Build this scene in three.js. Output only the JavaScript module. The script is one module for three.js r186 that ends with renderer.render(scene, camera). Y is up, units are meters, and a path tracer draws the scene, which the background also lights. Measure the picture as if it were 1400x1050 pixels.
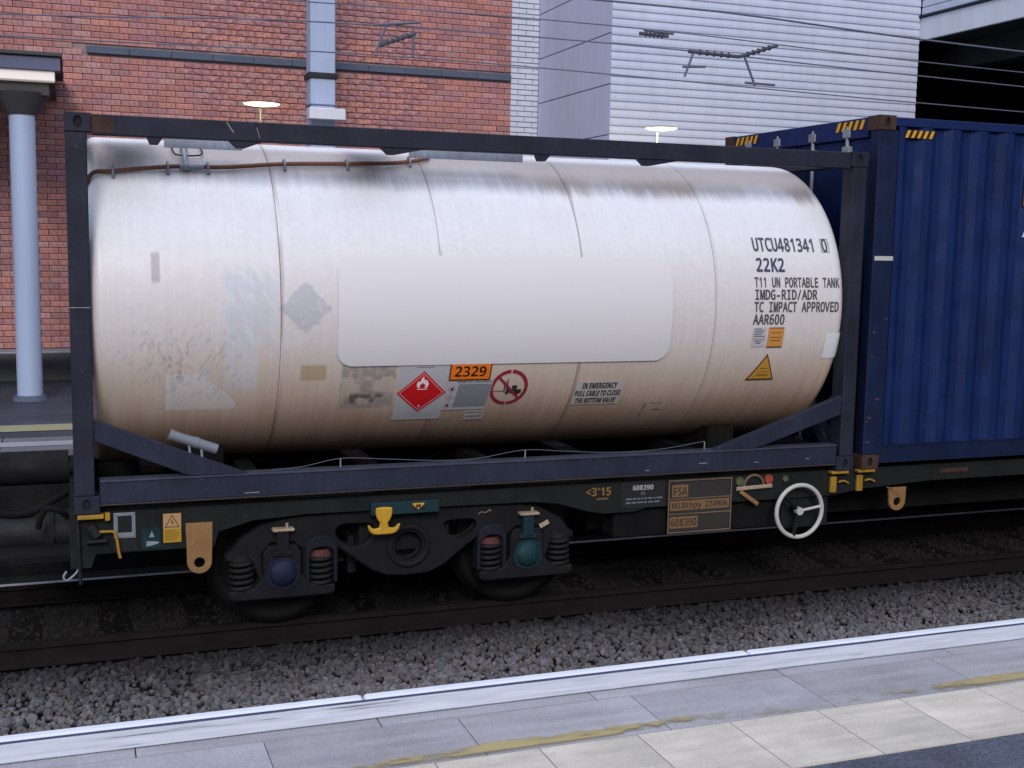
import * as THREE from 'three';
import { RoundedBoxGeometry } from 'three/addons/geometries/RoundedBoxGeometry.js';
import { mergeGeometries } from 'three/addons/utils/BufferGeometryUtils.js';

// ---------------------------------------------------------------- camera, sky, sun, exposure
const scene = new THREE.Scene();
const camera = new THREE.PerspectiveCamera(35.65, 4 / 3, 0.1, 300);
camera.position.set(0.0273, 2.7962, 9.3828);
camera.rotation.order = 'YXZ';
camera.rotation.set(-0.1172, -0.3531, 0.0175);
const renderer = new THREE.WebGLRenderer({ antialias: true });
renderer.toneMapping = THREE.LinearToneMapping;
renderer.toneMappingExposure = 1.16;
renderer.shadowMap.enabled = true;
renderer.shadowMap.type = THREE.PCFSoftShadowMap;
const SKY = 0.80;
{ // overcast sky: brighter towards the zenith, faintly blue
  const w = 128, h = 64, d = new Float32Array(w * h * 4);
  for (let j = 0; j < h; j++) for (let i = 0; i < w; i++) {
    const el = ((j + 0.5) / h - 0.5) * Math.PI, s = Math.max(0, Math.sin(el));
    const L = SKY * (1 + 2 * s) / 2.1, k = (j * w + i) * 4;
    const c = 1 + 0.05 * Math.sin(i / w * 6.283 * 3 + j * 0.3) * Math.cos(el);
    d[k] = L * c * 0.88; d[k + 1] = L * c * 0.96; d[k + 2] = L * c * 1.22; d[k + 3] = 1;
  }
  const t = new THREE.DataTexture(d, w, h, THREE.RGBAFormat, THREE.FloatType);
  t.mapping = THREE.EquirectangularReflectionMapping; t.magFilter = THREE.LinearFilter; t.needsUpdate = true;
  scene.background = t; scene.environment = t;
}
const sun = new THREE.DirectionalLight(0xfff6ee, 1.45);
sun.position.set(-3, 13, 21); sun.target.position.set(3, 1, 0);
sun.castShadow = true; sun.shadow.radius = 36; sun.shadow.mapSize.set(2048, 2048);
Object.assign(sun.shadow.camera, { left: -25, right: 25, top: 20, bottom: -20, near: 1, far: 80 });
scene.add(sun, sun.target);

// ---------------------------------------------------------------- helpers
function rng(a) { return () => { a |= 0; a = a + 0x6D2B79F5 | 0; let t = Math.imul(a ^ a >>> 15, 1 | a); t = t + Math.imul(t ^ t >>> 7, 61 | t) ^ t; return ((t ^ t >>> 14) >>> 0) / 4294967296; }; }
const R0 = rng(7);
const rr = (a, b, r = R0) => a + (b - a) * r();
const clamp = (v, a = 0, b = 1) => Math.min(b, Math.max(a, v));
const sst = (a, b, v) => { const t = clamp((v - a) / (b - a)); return t * t * (3 - 2 * t); };
function hash(x, y, s) { let h = Math.imul(x, 374761393) ^ Math.imul(y, 668265263) ^ Math.imul(s, 2147483647 - 58); h = Math.imul(h ^ h >>> 13, 1274126177); return ((h ^ h >>> 16) >>> 0) / 4294967296; }
function noise(x, y, s = 1, px = 0, py = 0) {
  const xi = Math.floor(x), yi = Math.floor(y), fx = x - xi, fy = y - yi;
  const u = fx * fx * (3 - 2 * fx), v = fy * fy * (3 - 2 * fy);
  const m = (a, p) => p ? ((a % p) + p) % p : a;
  const a = hash(m(xi, px), m(yi, py), s), b = hash(m(xi + 1, px), m(yi, py), s), c = hash(m(xi, px), m(yi + 1, py), s), d = hash(m(xi + 1, px), m(yi + 1, py), s);
  return a + (b - a) * u + (c - a) * v + (a - b - c + d) * u * v;
}
function fbm(x, y, s, p, oct = 4) { let t = 0, a = 0.5, n = 0; for (let o = 0; o < oct; o++) { t += a * noise(x, y, s + o, p, p); n += a; x *= 2; y *= 2; p *= 2; a *= 0.55; } return t / n; }
function dataTex(w, h, fn, srgb, wrap = THREE.RepeatWrapping) {
  const d = new Uint8Array(w * h * 4);
  for (let j = 0; j < h; j++) for (let i = 0; i < w; i++) { const c = fn(i / w, j / h), k = (j * w + i) * 4; d[k] = clamp(c[0]) * 255; d[k + 1] = clamp(c[1]) * 255; d[k + 2] = clamp(c[2]) * 255; d[k + 3] = 255; }
  const t = new THREE.DataTexture(d, w, h); t.wrapS = t.wrapT = wrap; t.magFilter = THREE.LinearFilter; t.minFilter = THREE.LinearMipmapLinearFilter; t.generateMipmaps = true;
  if (srgb) t.colorSpace = THREE.SRGBColorSpace; t.needsUpdate = true; return t;
}
const grey = (fn) => (u, v) => { const g = fn(u, v); return [g, g, g]; };
function canvasTex(w, h, draw) {
  const c = document.createElement('canvas'); c.width = w; c.height = h; const g = c.getContext('2d'); draw(g, w, h);
  const t = new THREE.CanvasTexture(c); t.colorSpace = THREE.SRGBColorSpace; t.anisotropy = 8; return t;
}
// geometry in world coordinates; uv in metres by the facing axis
function uvBox(g, k = 1) {
  if (g.index) g = g.toNonIndexed();
  const p = g.attributes.position, n = g.attributes.normal, uv = new Float32Array(p.count * 2);
  for (let i = 0; i < p.count; i++) {
    const ax = Math.abs(n.getX(i)), ay = Math.abs(n.getY(i)), az = Math.abs(n.getZ(i));
    let a, b; if (az >= ax && az >= ay) { a = p.getX(i); b = p.getY(i); } else if (ay >= ax) { a = p.getX(i); b = p.getZ(i) + 0.37; } else { a = p.getZ(i) + 0.21; b = p.getY(i); }
    uv[2 * i] = a * k; uv[2 * i + 1] = b * k;
  }
  g.setAttribute('uv', new THREE.BufferAttribute(uv, 2)); return g;
}
function strip(g) { if (g.index) g = g.toNonIndexed(); for (const k of Object.keys(g.attributes)) if (!['position', 'normal', 'uv'].includes(k)) g.deleteAttribute(k); g.clearGroups?.(); return g; }
const mg = (a) => { const l = a.flat(9).map(strip); return l.length === 1 ? l[0] : mergeGeometries(l); };
// box from its limits
function bb(x0, x1, y0, y1, z0, z1, r = 0) {
  const w = x1 - x0, h = y1 - y0, d = z1 - z0;
  const g = r ? new RoundedBoxGeometry(w, h, d, 1, Math.min(r, w / 2.01, h / 2.01, d / 2.01)) : new THREE.BoxGeometry(w, h, d);
  return strip(uvBox(g.translate((x0 + x1) / 2, (y0 + y1) / 2, (z0 + z1) / 2)));
}
function cyl(r, a, b, seg = 16, r2 = r, open = false) {
  const A = new THREE.Vector3(...a), B = new THREE.Vector3(...b), L = A.distanceTo(B);
  const g = new THREE.CylinderGeometry(r2, r, L, seg, 1, open);
  const q = new THREE.Quaternion().setFromUnitVectors(new THREE.Vector3(0, 1, 0), B.clone().sub(A).normalize());
  return strip(g.applyQuaternion(q).translate((A.x + B.x) / 2, (A.y + B.y) / 2, (A.z + B.z) / 2));
}
function tube(pts, r, seg = 40, rad = 8) { return strip(new THREE.TubeGeometry(new THREE.CatmullRomCurve3(pts.map((p) => new THREE.Vector3(...p)), false, 'centripetal'), seg, r, rad)); }
// shape in the xy plane, extruded from z0 to z1
function ext(pts, z0, z1, holes = [], bevel = 0, seg = 10) {
  const s = Array.isArray(pts) ? new THREE.Shape(pts.map((p) => new THREE.Vector2(...p))) : pts;
  for (const h of holes) s.holes.push(Array.isArray(h) ? new THREE.Path(h.map((p) => new THREE.Vector2(...p))) : h);
  const g = new THREE.ExtrudeGeometry(s, { depth: z1 - z0 - 2 * bevel, bevelEnabled: bevel > 0, bevelSize: bevel, bevelThickness: bevel, bevelOffset: -bevel, bevelSegments: 1, curveSegments: seg });
  return strip(uvBox(g.translate(0, 0, z0 + bevel)));
}
function circlePath(x, y, r, ry = r) { const p = new THREE.Path(); p.absellipse(x, y, r, ry, 0, Math.PI * 2, true); return p; }
// a bar of rectangular section between two points of the xy plane
function bar(x0, y0, x1, y1, w, z0, z1, bev = 0.006) { const dx = x1 - x0, dy = y1 - y0, l = Math.hypot(dx, dy), nx = -dy / l * w / 2, ny = dx / l * w / 2; return ext([[x0 + nx, y0 + ny], [x0 - nx, y0 - ny], [x1 - nx, y1 - ny], [x1 + nx, y1 + ny]], z0, z1, [], bev); }
// things and parts
const used = {}, origin = new WeakMap();
function numbered(n) { used[n] = (used[n] ?? -1) + 1; return used[n] ? `${n}_${String(used[n]).padStart(3, '0')}` : n; }
function tag(o, label, category, group, kind) { Object.assign(o.userData, { label }, category ? { category } : {}, group ? { group } : {}, kind ? { kind } : {}); return o; }
function thing(name, pos, label, category, group, kind) {
  const o = new THREE.Group(); o.name = numbered(name); o.position.set(...pos); origin.set(o, new THREE.Vector3(...pos)); scene.add(o); return tag(o, label, category, group, kind);
}
function part(name, geo, mat, parent, label, kind) {
  const o = origin.get(parent) ?? new THREE.Vector3(), g = Array.isArray(geo) ? mg(geo) : geo;
  g.translate(-o.x, -o.y, -o.z);
  const m = new THREE.Mesh(g, mat); m.name = name; m.castShadow = m.receiveShadow = true; origin.set(m, o); parent.add(m);
  if (label) m.userData.label = label; if (kind) m.userData.kind = kind; return m;
}
function single(name, geo, mat, label, category, group, kind) { // a thing that is one mesh
  const m = new THREE.Mesh(Array.isArray(geo) ? mg(geo) : geo, mat); m.geometry.computeBoundingBox();
  const b = m.geometry.boundingBox, c = b.getCenter(new THREE.Vector3()); c.y = b.min.y; m.geometry.translate(-c.x, -c.y, -c.z); m.position.copy(c);
  m.name = numbered(name); m.castShadow = m.receiveShadow = true; scene.add(m); return tag(m, label, category, group, kind);
}

// ---------------------------------------------------------------- textures and materials
const scratch = []; { const r = rng(91); for (let i = 0; i < 34; i++) scratch.push([r(), r(), r() * 3.14, 0.01 + r() * 0.05, 0.6 + r() * 0.4]); }
const wearMap = dataTex(1024, 1024, grey((u, v) => {
  let g = 0.52 + 0.16 * (fbm(u * 6, v * 6, 3, 6) - 0.5) + 0.07 * (fbm(u * 64, v * 8, 13, 64, 2) - 0.5) + 0.05 * (noise(u * 256, v * 256, 5, 256, 256) - 0.5);
  const d = fbm(u * 40, v * 40, 31, 40, 3); if (d > 0.76) g += (d - 0.76) * 1.2;
  return g;
}), true);
{ // light scratches
  const d = wearMap.image.data, N = 1024, r = rng(5);
  for (const [u, v, a, l, s] of scratch) for (let t = 0; t < l * N; t++) { const x = Math.floor(u * N + Math.cos(a) * t + N) % N, y = Math.floor(v * N + Math.sin(a) * t + N) % N, k = (y * N + x) * 4; if (r() < 0.75) for (let c = 0; c < 3; c++) d[k + c] = Math.max(d[k + c], 115 + 70 * s); }
}
const roughMap = dataTex(512, 512, grey((u, v) => 0.62 + 0.5 * (fbm(u * 8, v * 8, 77, 8) - 0.5)));
const fineBump = dataTex(512, 512, grey((u, v) => 0.5 * fbm(u * 16, v * 16, 51, 16) + 0.5 * noise(u * 128, v * 128, 52, 128, 128)));
const concMap = dataTex(1024, 1024, grey((u, v) => 0.72 + 0.22 * (fbm(u * 4, v * 4, 61, 4, 5) - 0.5) + 0.10 * (fbm(u * 6, v * 48, 62, 48, 2) - 0.5) + 0.08 * (noise(u * 400, v * 400, 63, 400, 400) - 0.5)), true);
const asphMap = dataTex(1024, 1024, grey((u, v) => 0.55 + 0.3 * (fbm(u * 5, v * 5, 71, 5, 5) - 0.5) + 0.28 * (noise(u * 300, v * 300, 72, 300, 300) - 0.5)), true);
const ballMap = dataTex(1024, 1024, (u, v) => { const n = noise(u * 90, v * 90, 81, 90, 90), m = noise(u * 47, v * 47, 82, 47, 47), f = fbm(u * 6, v * 6, 83, 6), g = 0.18 + 0.5 * n * m + 0.3 * (f - 0.4); return [g * 1.02, g, g * 0.99]; }, true);
const ballBump = dataTex(1024, 1024, grey((u, v) => noise(u * 90, v * 90, 81, 90, 90) * noise(u * 47, v * 47, 82, 47, 47)));
const brickMap = dataTex(512, 512, grey((u, v) => 0.62 + 0.4 * (fbm(u * 12, v * 12, 41, 12) - 0.5) + 0.3 * (noise(u * 130, v * 130, 42, 130, 130) - 0.5)), true);
const cleanMap = dataTex(512, 512, grey((u, v) => 0.94 + 0.06 * (fbm(u * 5, v * 5, 303, 5) - 0.5) + 0.05 * (fbm(u * 40, v * 3, 307, 40, 2) - 0.5)), true);
const rep = (t, k) => { const c = t.clone(); c.repeat.set(k, k); c.needsUpdate = true; return c; };
const wearT = rep(wearMap, 0.7), roughT = rep(roughMap, 0.8), bumpT = rep(fineBump, 2.5);
const lin = (r, g, b) => new THREE.Color().setRGB(r, g, b);
const WM = 1 / 0.235; // the wear map's mean, linear
function paint(r, g, b, rough = 0.75, metal = 0) { return new THREE.MeshPhysicalMaterial({ specularIntensity: Math.max(r, g, b) < 0.13 ? 0.4 : 1, color: lin(r * WM, g * WM, b * WM), map: wearT, roughness: rough * 1.6, roughnessMap: roughT, metalness: metal, bumpMap: bumpT, bumpScale: 0.0012 }); }
const cleanT = rep(cleanMap, 0.4);
function clean(r, g, b, rough = 0.6, metal = 0) { return new THREE.MeshStandardMaterial({ color: lin(r / 0.87, g / 0.87, b / 0.87), map: cleanT, roughness: rough, metalness: metal }); }
const plain = (r, g, b, rough = 0.7, metal = 0) => new THREE.MeshStandardMaterial({ color: lin(r, g, b), roughness: rough, metalness: metal });
const M = {
  slate: paint(0.019, 0.021, 0.036, 0.62), slateTop: paint(0.021, 0.025, 0.045, 0.6), lip: paint(0.045, 0.050, 0.075, 0.6), lipRust: paint(0.048, 0.038, 0.036, 0.7), greyTube: clean(0.15, 0.17, 0.20, 0.55), hole: plain(0.006, 0.006, 0.007, 0.9),
  rust: paint(0.062, 0.034, 0.028, 0.85), hose: paint(0.16, 0.062, 0.035, 0.7), alu: paint(0.30, 0.34, 0.42, 0.5, 0.2), galv: paint(0.26, 0.29, 0.33, 0.5, 0.4),
  blue: paint(0.0055, 0.0175, 0.083, 0.65), blueD: paint(0.006, 0.013, 0.044, 0.65), chip: paint(0.12, 0.055, 0.045, 0.7), sole: paint(0.012, 0.0145, 0.0145, 0.85), under: paint(0.006, 0.006, 0.0065, 0.9),
  bogie: paint(0.0095, 0.0095, 0.012, 0.78), coverB: paint(0.012, 0.016, 0.038, 0.5), coverG: paint(0.009, 0.038, 0.046, 0.55), coil: paint(0.012, 0.0115, 0.012, 0.7),
  yellow: paint(0.33, 0.185, 0.014, 0.65), ochre: paint(0.24, 0.13, 0.045, 0.75), tan: paint(0.33, 0.25, 0.17, 0.7), teal: paint(0.009, 0.030, 0.036, 0.65), wheelW: clean(0.48, 0.475, 0.44, 0.55), redp: paint(0.30, 0.05, 0.02, 0.7), greenp: paint(0.09, 0.11, 0.05, 0.7), reds: paint(0.085, 0.03, 0.028, 0.7),
  tread: paint(0.006, 0.0055, 0.0055, 0.8), railSide: paint(0.0095, 0.008, 0.0075, 0.85), sleeper: paint(0.007, 0.006, 0.0055, 0.9), railSkyGlint: paint(0.42, 0.46, 0.55, 0.35),
  conc: new THREE.MeshStandardMaterial({ color: lin(0.66, 0.65, 0.69), map: rep(concMap, 0.45), roughness: 0.85, bumpMap: bumpT, bumpScale: 0.0025 }),
  conc2: new THREE.MeshStandardMaterial({ color: lin(0.64, 0.632, 0.675), map: rep(concMap, 0.37), roughness: 0.85, bumpMap: bumpT, bumpScale: 0.0025 }),
  cream: new THREE.MeshStandardMaterial({ color: lin(1.0, 0.93, 0.79), map: rep(concMap, 0.7), roughness: 0.85, bumpMap: bumpT, bumpScale: 0.002 }),
  cream2: new THREE.MeshStandardMaterial({ color: lin(0.97, 0.905, 0.775), map: rep(concMap, 0.61), roughness: 0.85, bumpMap: bumpT, bumpScale: 0.002 }),
  asph: new THREE.MeshStandardMaterial({ color: lin(0.25, 0.29, 0.42), map: rep(asphMap, 0.6), roughness: 0.85, bumpMap: rep(asphMap, 0.6), bumpScale: 0.004 }),
  asphF: new THREE.MeshStandardMaterial({ color: lin(0.12, 0.15, 0.23), map: rep(asphMap, 0.5), roughness: 0.6, bumpMap: rep(asphMap, 0.5), bumpScale: 0.003 }),
  ballast: new THREE.MeshStandardMaterial({ color: lin(0.07, 0.06, 0.056), map: rep(ballMap, 0.5), roughness: 0.95, bumpMap: rep(ballBump, 0.5), bumpScale: 0.03 }),
  mortar: new THREE.MeshStandardMaterial({ color: lin(0.50, 0.38, 0.385), map: rep(concMap, 1.2), roughness: 0.95 }),
  stone: new THREE.MeshStandardMaterial({ color: lin(0.16, 0.20, 0.29), map: rep(concMap, 0.8), roughness: 0.85 }),
  clad: clean(0.53, 0.58, 0.71, 0.65), clad2: clean(0.515, 0.565, 0.70, 0.65), cladBack: plain(0.36, 0.39, 0.47, 0.8), panel: clean(0.50, 0.575, 0.74, 0.6), whiteBrick: clean(0.58, 0.60, 0.68, 0.6),
  steelBlue: clean(0.35, 0.43, 0.60, 0.55), dark: paint(0.020, 0.022, 0.022, 0.9), fascia: clean(0.62, 0.66, 0.74, 0.5), capital: clean(0.055, 0.055, 0.058, 0.8), canopyBlue: clean(0.10, 0.11, 0.19, 0.7),
  farWallDark: paint(0.011, 0.011, 0.012, 0.9), hookY: paint(0.52, 0.29, 0.018, 0.55), farLine: clean(0.26, 0.28, 0.31, 0.7), concF: new THREE.MeshStandardMaterial({ color: lin(0.25, 0.25, 0.28), map: rep(concMap, 0.45), roughness: 0.85 }), hood: paint(0.0125, 0.0135, 0.022, 0.7), grooveShade: plain(0.02, 0.03, 0.085, 0.8), noseHighlight: clean(0.62, 0.66, 0.72, 0.45), insulO: paint(0.075, 0.08, 0.11, 0.6), cable: plain(0.10, 0.108, 0.155, 0.6), insul: paint(0.028, 0.030, 0.035, 0.6), bench: paint(0.28, 0.30, 0.34, 0.5, 0.4),
};

// ---------------------------------------------------------------- ground, track
const BAL = -0.175;
{ const g = new THREE.PlaneGeometry(160, 120, 1, 1).rotateX(-Math.PI / 2).translate(0, BAL - 0.02, -10); single('ground', uvBox(g), M.ballast, 'dark stone ballast bed under and beside the railway track', null, null, 'structure'); }
{ // ballast stones lying loose between the train and the near platform
  const r = rng(33), geos = new THREE.IcosahedronGeometry(1, 0), p = geos.attributes.position;
  for (let i = 0; i < p.count; i++) { const k = 0.75 + 0.5 * hash(Math.round(p.getX(i) * 50), Math.round(p.getY(i) * 50) + Math.round(p.getZ(i) * 91), 4); p.setXYZ(i, p.getX(i) * k, p.getY(i) * k, p.getZ(i) * k); }
  geos.computeVertexNormals();
  const N = 42000, im = new THREE.InstancedMesh(geos, plain(1, 1, 1, 0.95), N), m = new THREE.Matrix4(), q = new THREE.Quaternion(), e = new THREE.Euler(), c = new THREE.Color();
  for (let i = 0; i < N; i++) {
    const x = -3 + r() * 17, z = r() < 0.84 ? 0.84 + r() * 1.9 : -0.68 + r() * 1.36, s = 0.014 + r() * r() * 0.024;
    const heap = 0.03 * Math.sin(x * 1.7 + z * 2.1) * sst(0.9, 1.3, z) - (z > 0.8 ? 0.02 * sst(1.2, 0.8, z) : 0.035);
    e.set(r() * 6, r() * 6, r() * 6); q.setFromEuler(e);
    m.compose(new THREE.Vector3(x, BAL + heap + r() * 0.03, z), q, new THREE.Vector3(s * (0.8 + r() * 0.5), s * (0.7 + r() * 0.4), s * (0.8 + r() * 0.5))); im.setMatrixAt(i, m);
    const t = r(), shadeAndDirt = 0.07 + 0.98 * sst(0.75, 2.3, z + 0.25 * (r() - 0.5)), g = (0.085 + 0.09 * r() + (t > 0.95 ? 0.05 : 0)) * shadeAndDirt; const brown = z < 0.9 || r() < 0.2; c.setRGB(g * (brown ? 1.08 : 1.02), g * (brown ? 0.95 : 0.99), g * (brown ? 0.90 : 1.08)); im.setColorAt(i, c);  // stones darken towards the wagon: its shade painted in, with oily dirt
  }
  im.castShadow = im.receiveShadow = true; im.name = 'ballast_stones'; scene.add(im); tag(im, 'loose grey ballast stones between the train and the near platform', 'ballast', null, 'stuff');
}
{
  const t = thing('railway_track', [5, -0.2, 0], 'railway track of two dark rails under the tank wagon', 'railway track');
  const prof = [[-0.036, 0], [0.036, 0], [0.036, -0.035], [0.01, -0.05], [0.009, -0.125], [0.07, -0.145], [0.07, -0.159], [-0.07, -0.159], [-0.07, -0.145], [-0.009, -0.125], [-0.01, -0.05], [-0.036, -0.035]];
  for (const s of [1, -1]) {
    const g = ext(prof, -30, 40, [], 0).rotateY(Math.PI / 2).translate(0, 0, s * 0.7525); part('rail', uvBox(g), M.railSide, t);
    part('rail_head', bb(-30, 40, 0.0, 0.003, s * 0.7525 - 0.026, s * 0.7525 + 0.026), s > 0 ? M.railSide : M.railSkyGlint, t);  // far head coloured pale to paint in the sky reflected on it
  }
  for (let i = 0; i < 26; i++) part('sleeper', bb(-3.1 + i * 0.65, -2.85 + i * 0.65, -0.30, -0.185, -1.22, 1.22, 0.02), M.sleeper, t);
}

// ---------------------------------------------------------------- near platform
const P = 0.95, EZ = 4.75;
{
  const t = thing('near_platform', [3, 0, 7], 'grey platform edge with a worn white line and cream paving in the foreground', null, null, 'structure');
  part('platform_wall', bb(-12, 16, BAL - 0.1, P - 0.12, EZ + 0.12, EZ + 0.4), M.conc2, t);
  part('platform_base', bb(-12, 16, BAL - 0.1, P - 0.09, EZ + 0.4, 16), M.conc2, t);
  let x = -4.3, i = 0;
  while (x < 9) { const w = 0.9; part('coping_slab', bb(x + 0.0015, x + w - 0.0015, P - 0.12, P + rr(-0.0015, 0.0015), EZ + 0.09, EZ + 0.352, 0.004), i % 2 ? M.conc : M.conc2, t); x += w; i++; }
  x = -4.6; i = 0;
  while (x < 9) { const w = 0.75; part('paving_slab', bb(x + 0.0012, x + w - 0.0012, P - 0.07, P + rr(-0.001, 0.0012), EZ + 0.356, 5.468, 0.003), (i * 7) % 3 ? M.conc : M.conc2, t); x += w; i++; }
  x = -4.4; i = 0;
  while (x < 9) {
    const w = 0.4, gs = [bb(x + 0.0015, x + w - 0.0015, P - 0.07, P + 0.001, 5.472, 5.907, 0.003)];
    part('tactile_slab', gs, i % 3 ? M.cream : M.cream2, t); x += w; i++;
  }
  part('asphalt', bb(-12, 16, P - 0.09, P - 0.002, 5.91, 16), M.asph, t);
  // painted white line, brushed and worn, on the coping; remains of a yellow line in front of the cream slabs
  const line = (name, z0, z1, y, col, cover, seed, ragged) => {
    const tx = canvasTex(2048, 64, (g, w, h) => {
      const im = g.createImageData(w, h);
      for (let j = 0; j < h; j++) for (let i2 = 0; i2 < w; i2++) {
        const u = i2 / w * 13, v = j / h, k = (j * w + i2) * 4;
        const n = ragged ? fbm(u * 2.6, v * 1.1, seed, 999) * 0.7 + fbm(u * 22, v * 5, seed + 9, 999) * 0.3 : fbm(u * 6, v * 6, seed, 999) * 0.6 + fbm(u * 1.3, v * 14, seed + 9, 999) * 0.4, e = Math.min(v, 1 - v);
        const rag = ragged ? noise(u * 1.5, v * 1.2, seed + 3) : 1;
        const a = sst(cover - 0.12, cover + 0.1, n * (ragged ? 0.5 + rag * 0.8 : 1) + (ragged ? -0.15 * sst(0.4, 0, v) : 0)) * sst(0, ragged ? 0.3 : 0.08, e + 0.04 * n);
        const b = 0.86 + 0.28 * (n - 0.5); im.data[k] = col[0] * b; im.data[k + 1] = col[1] * b; im.data[k + 2] = col[2] * b; im.data[k + 3] = a * 255;
      }
      g.putImageData(im, 0, 0);
    });
    const g = new THREE.PlaneGeometry(13, z1 - z0).rotateX(-Math.PI / 2).translate(2.2, y, (z0 + z1) / 2);
    part(name, g, new THREE.MeshStandardMaterial({ map: tx, transparent: true, roughness: 0.7 }), t);
  };
  line('white_line', EZ + 0.10, EZ + 0.275, P + 0.005, [214, 217, 222], 0.27, 11, false);
  line('yellow_line', 5.36, 5.466, P + 0.005, [176, 160, 112], 0.45, 23, true);
  x = -4.3; while (x < 9) { part('edge_strip', bb(x + 0.002, x + 1.798, P - 0.12, P + 0.004, EZ, EZ + 0.062, 0.018), M.noseHighlight, t, 'bullnose strip along the platform edge with its highlight painted pale'); x += 1.8; }  // pale colour paints in the highlight on the rounded coping edge
  part('groove_shade_fill', bb(-12, 16, P - 0.12, P - 0.002, EZ + 0.063, EZ + 0.089), M.grooveShade, t);  // flush dark filler that paints the shade inside the groove
}

// ---------------------------------------------------------------- far platform
{
  const t = thing('far_platform', [2, 0, -4], 'dark station platform behind the train with yellow and white edge lines', null, null, 'structure');
  part('platform_wall', bb(-14, 45, BAL - 0.1, P - 0.07, -8.5, -1.72), M.farWallDark, t);  // one even near-black colour over the whole wall
  for (let i = 0; i < 24; i++) part('coping_slab', bb(-6 + i * 0.9 + 0.003, -5.1 + i * 0.9 - 0.003, P - 0.068, P, -2.3, -1.6, 0.01), M.concF, t);
  part('asphalt', bb(-14, 45, P - 0.068, P - 0.001, -8.4, -2.305), M.asphF, t);
  part('white_line', bb(-6, 15, P + 0.004, P + 0.006, -2.02, -1.78), M.farLine, t);
  part('yellow_line', bb(-6, 15, P + 0.004, P + 0.006, -3.05, -2.66), plain(0.27, 0.27, 0.15, 0.8), t);
}

// ---------------------------------------------------------------- brick building
const WZ = -6.9;
{
  const X0 = -8, X1 = 5.92;
  const t = thing('brick_building', [-1, P, WZ], 'red brick station building with a blue grey stone band behind the tank', 'building');
  part('wall', bb(X0, X1, P, 9, WZ - 0.5, WZ - 0.010), M.mortar, t);
  part('plinth', bb(X0, X1, P, 1.36, WZ - 0.009, WZ + 0.05, 0.012), M.capital, t);
  // band of stones
  for (let i = 0; i < 11; i++) { const a = 0.26 + i * 0.515; part('stone_band', bb(a + 0.002, Math.min(a + 0.513, X1), 5.075, 5.165, WZ - 0.009, WZ + 0.05, 0.008), M.stone, t); }
  const cols = [[0.320, 0.138, 0.120], [0.295, 0.130, 0.120], [0.335, 0.148, 0.122], [0.28, 0.132, 0.130], [0.31, 0.165, 0.155], [0.265, 0.130, 0.136]];
  const BM = 1 / 0.26, mats = cols.map(([a, b, c]) => new THREE.MeshStandardMaterial({ color: lin(a * BM, b * BM, c * BM), map: rep(brickMap, 3), roughness: 0.88, bumpMap: rep(brickMap, 3), bumpScale: 0.002 }));
  const r = rng(404), list = [];
  for (let j = 0; j < 100; j++) for (let i = -1; i < 62; i++) {
    let a = X0 + i * 0.225 + (j % 2) * 0.1125, b = a + 0.215; if (b < X0 + 0.05 || a > X1 - 0.03) continue; a = Math.max(a, X0); b = Math.min(b, X1);
    const y = 1.375 + j * 0.075; if (y > 5.0 && y < 5.17 && b > 0.26) continue;
    list.push([a, b, y, Math.floor(r() * 6), rr(-0.003, 0.003, r), Math.hypot((a + b) / 2 - 3.1, (y - 5.1) * 1.7)]);
  }
  list.sort((a, b) => a[5] - b[5]);
  const shared = new Map();
  const rest = [];
  let n = 0;
  for (const [a, b, y, c, dz] of list) {
    const vis = y > 4.1 && y < 6.3 && a > 0.1;
    if (vis && n < 300) {
      const w = b - a, key = w.toFixed(3) + c; if (!shared.has(key)) shared.set(key, uvBox(new RoundedBoxGeometry(w, 0.065, 0.03, 1, 0.004).translate(c * 0.13, c * 0.07, 0), 1).translate(-c * 0.13, -c * 0.07, 0));
      const m = new THREE.Mesh(shared.get(key), mats[c]); m.name = 'brick'; m.position.set((a + b) / 2 + 1, y + 0.0325 - P, dz); m.rotation.y = rr(-0.008, 0.008, r); m.castShadow = m.receiveShadow = true; t.add(m); n++;
    } else rest.push([a, b, y, c, dz]);
  }
  const im = new THREE.InstancedMesh(uvBox(new THREE.BoxGeometry(1, 0.065, 0.03), 1), new THREE.MeshStandardMaterial({ color: lin(BM, BM, BM), map: rep(brickMap, 3), roughness: 0.88 }), rest.length), mm = new THREE.Matrix4(), cc = new THREE.Color();
  rest.forEach(([a, b, y, c, dz], i) => { mm.makeScale(b - a, 1, 1).setPosition((a + b) / 2 + 1, y + 0.0325 - P, dz); im.setMatrixAt(i, mm); const k = rr(0.85, 1.15, r); im.setColorAt(i, cc.setRGB(cols[c][0] * k, cols[c][1] * k, cols[c][2] * k)); });
  im.name = 'brickwork'; im.userData.kind = 'stuff'; im.castShadow = im.receiveShadow = true; t.add(im);
}

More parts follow.
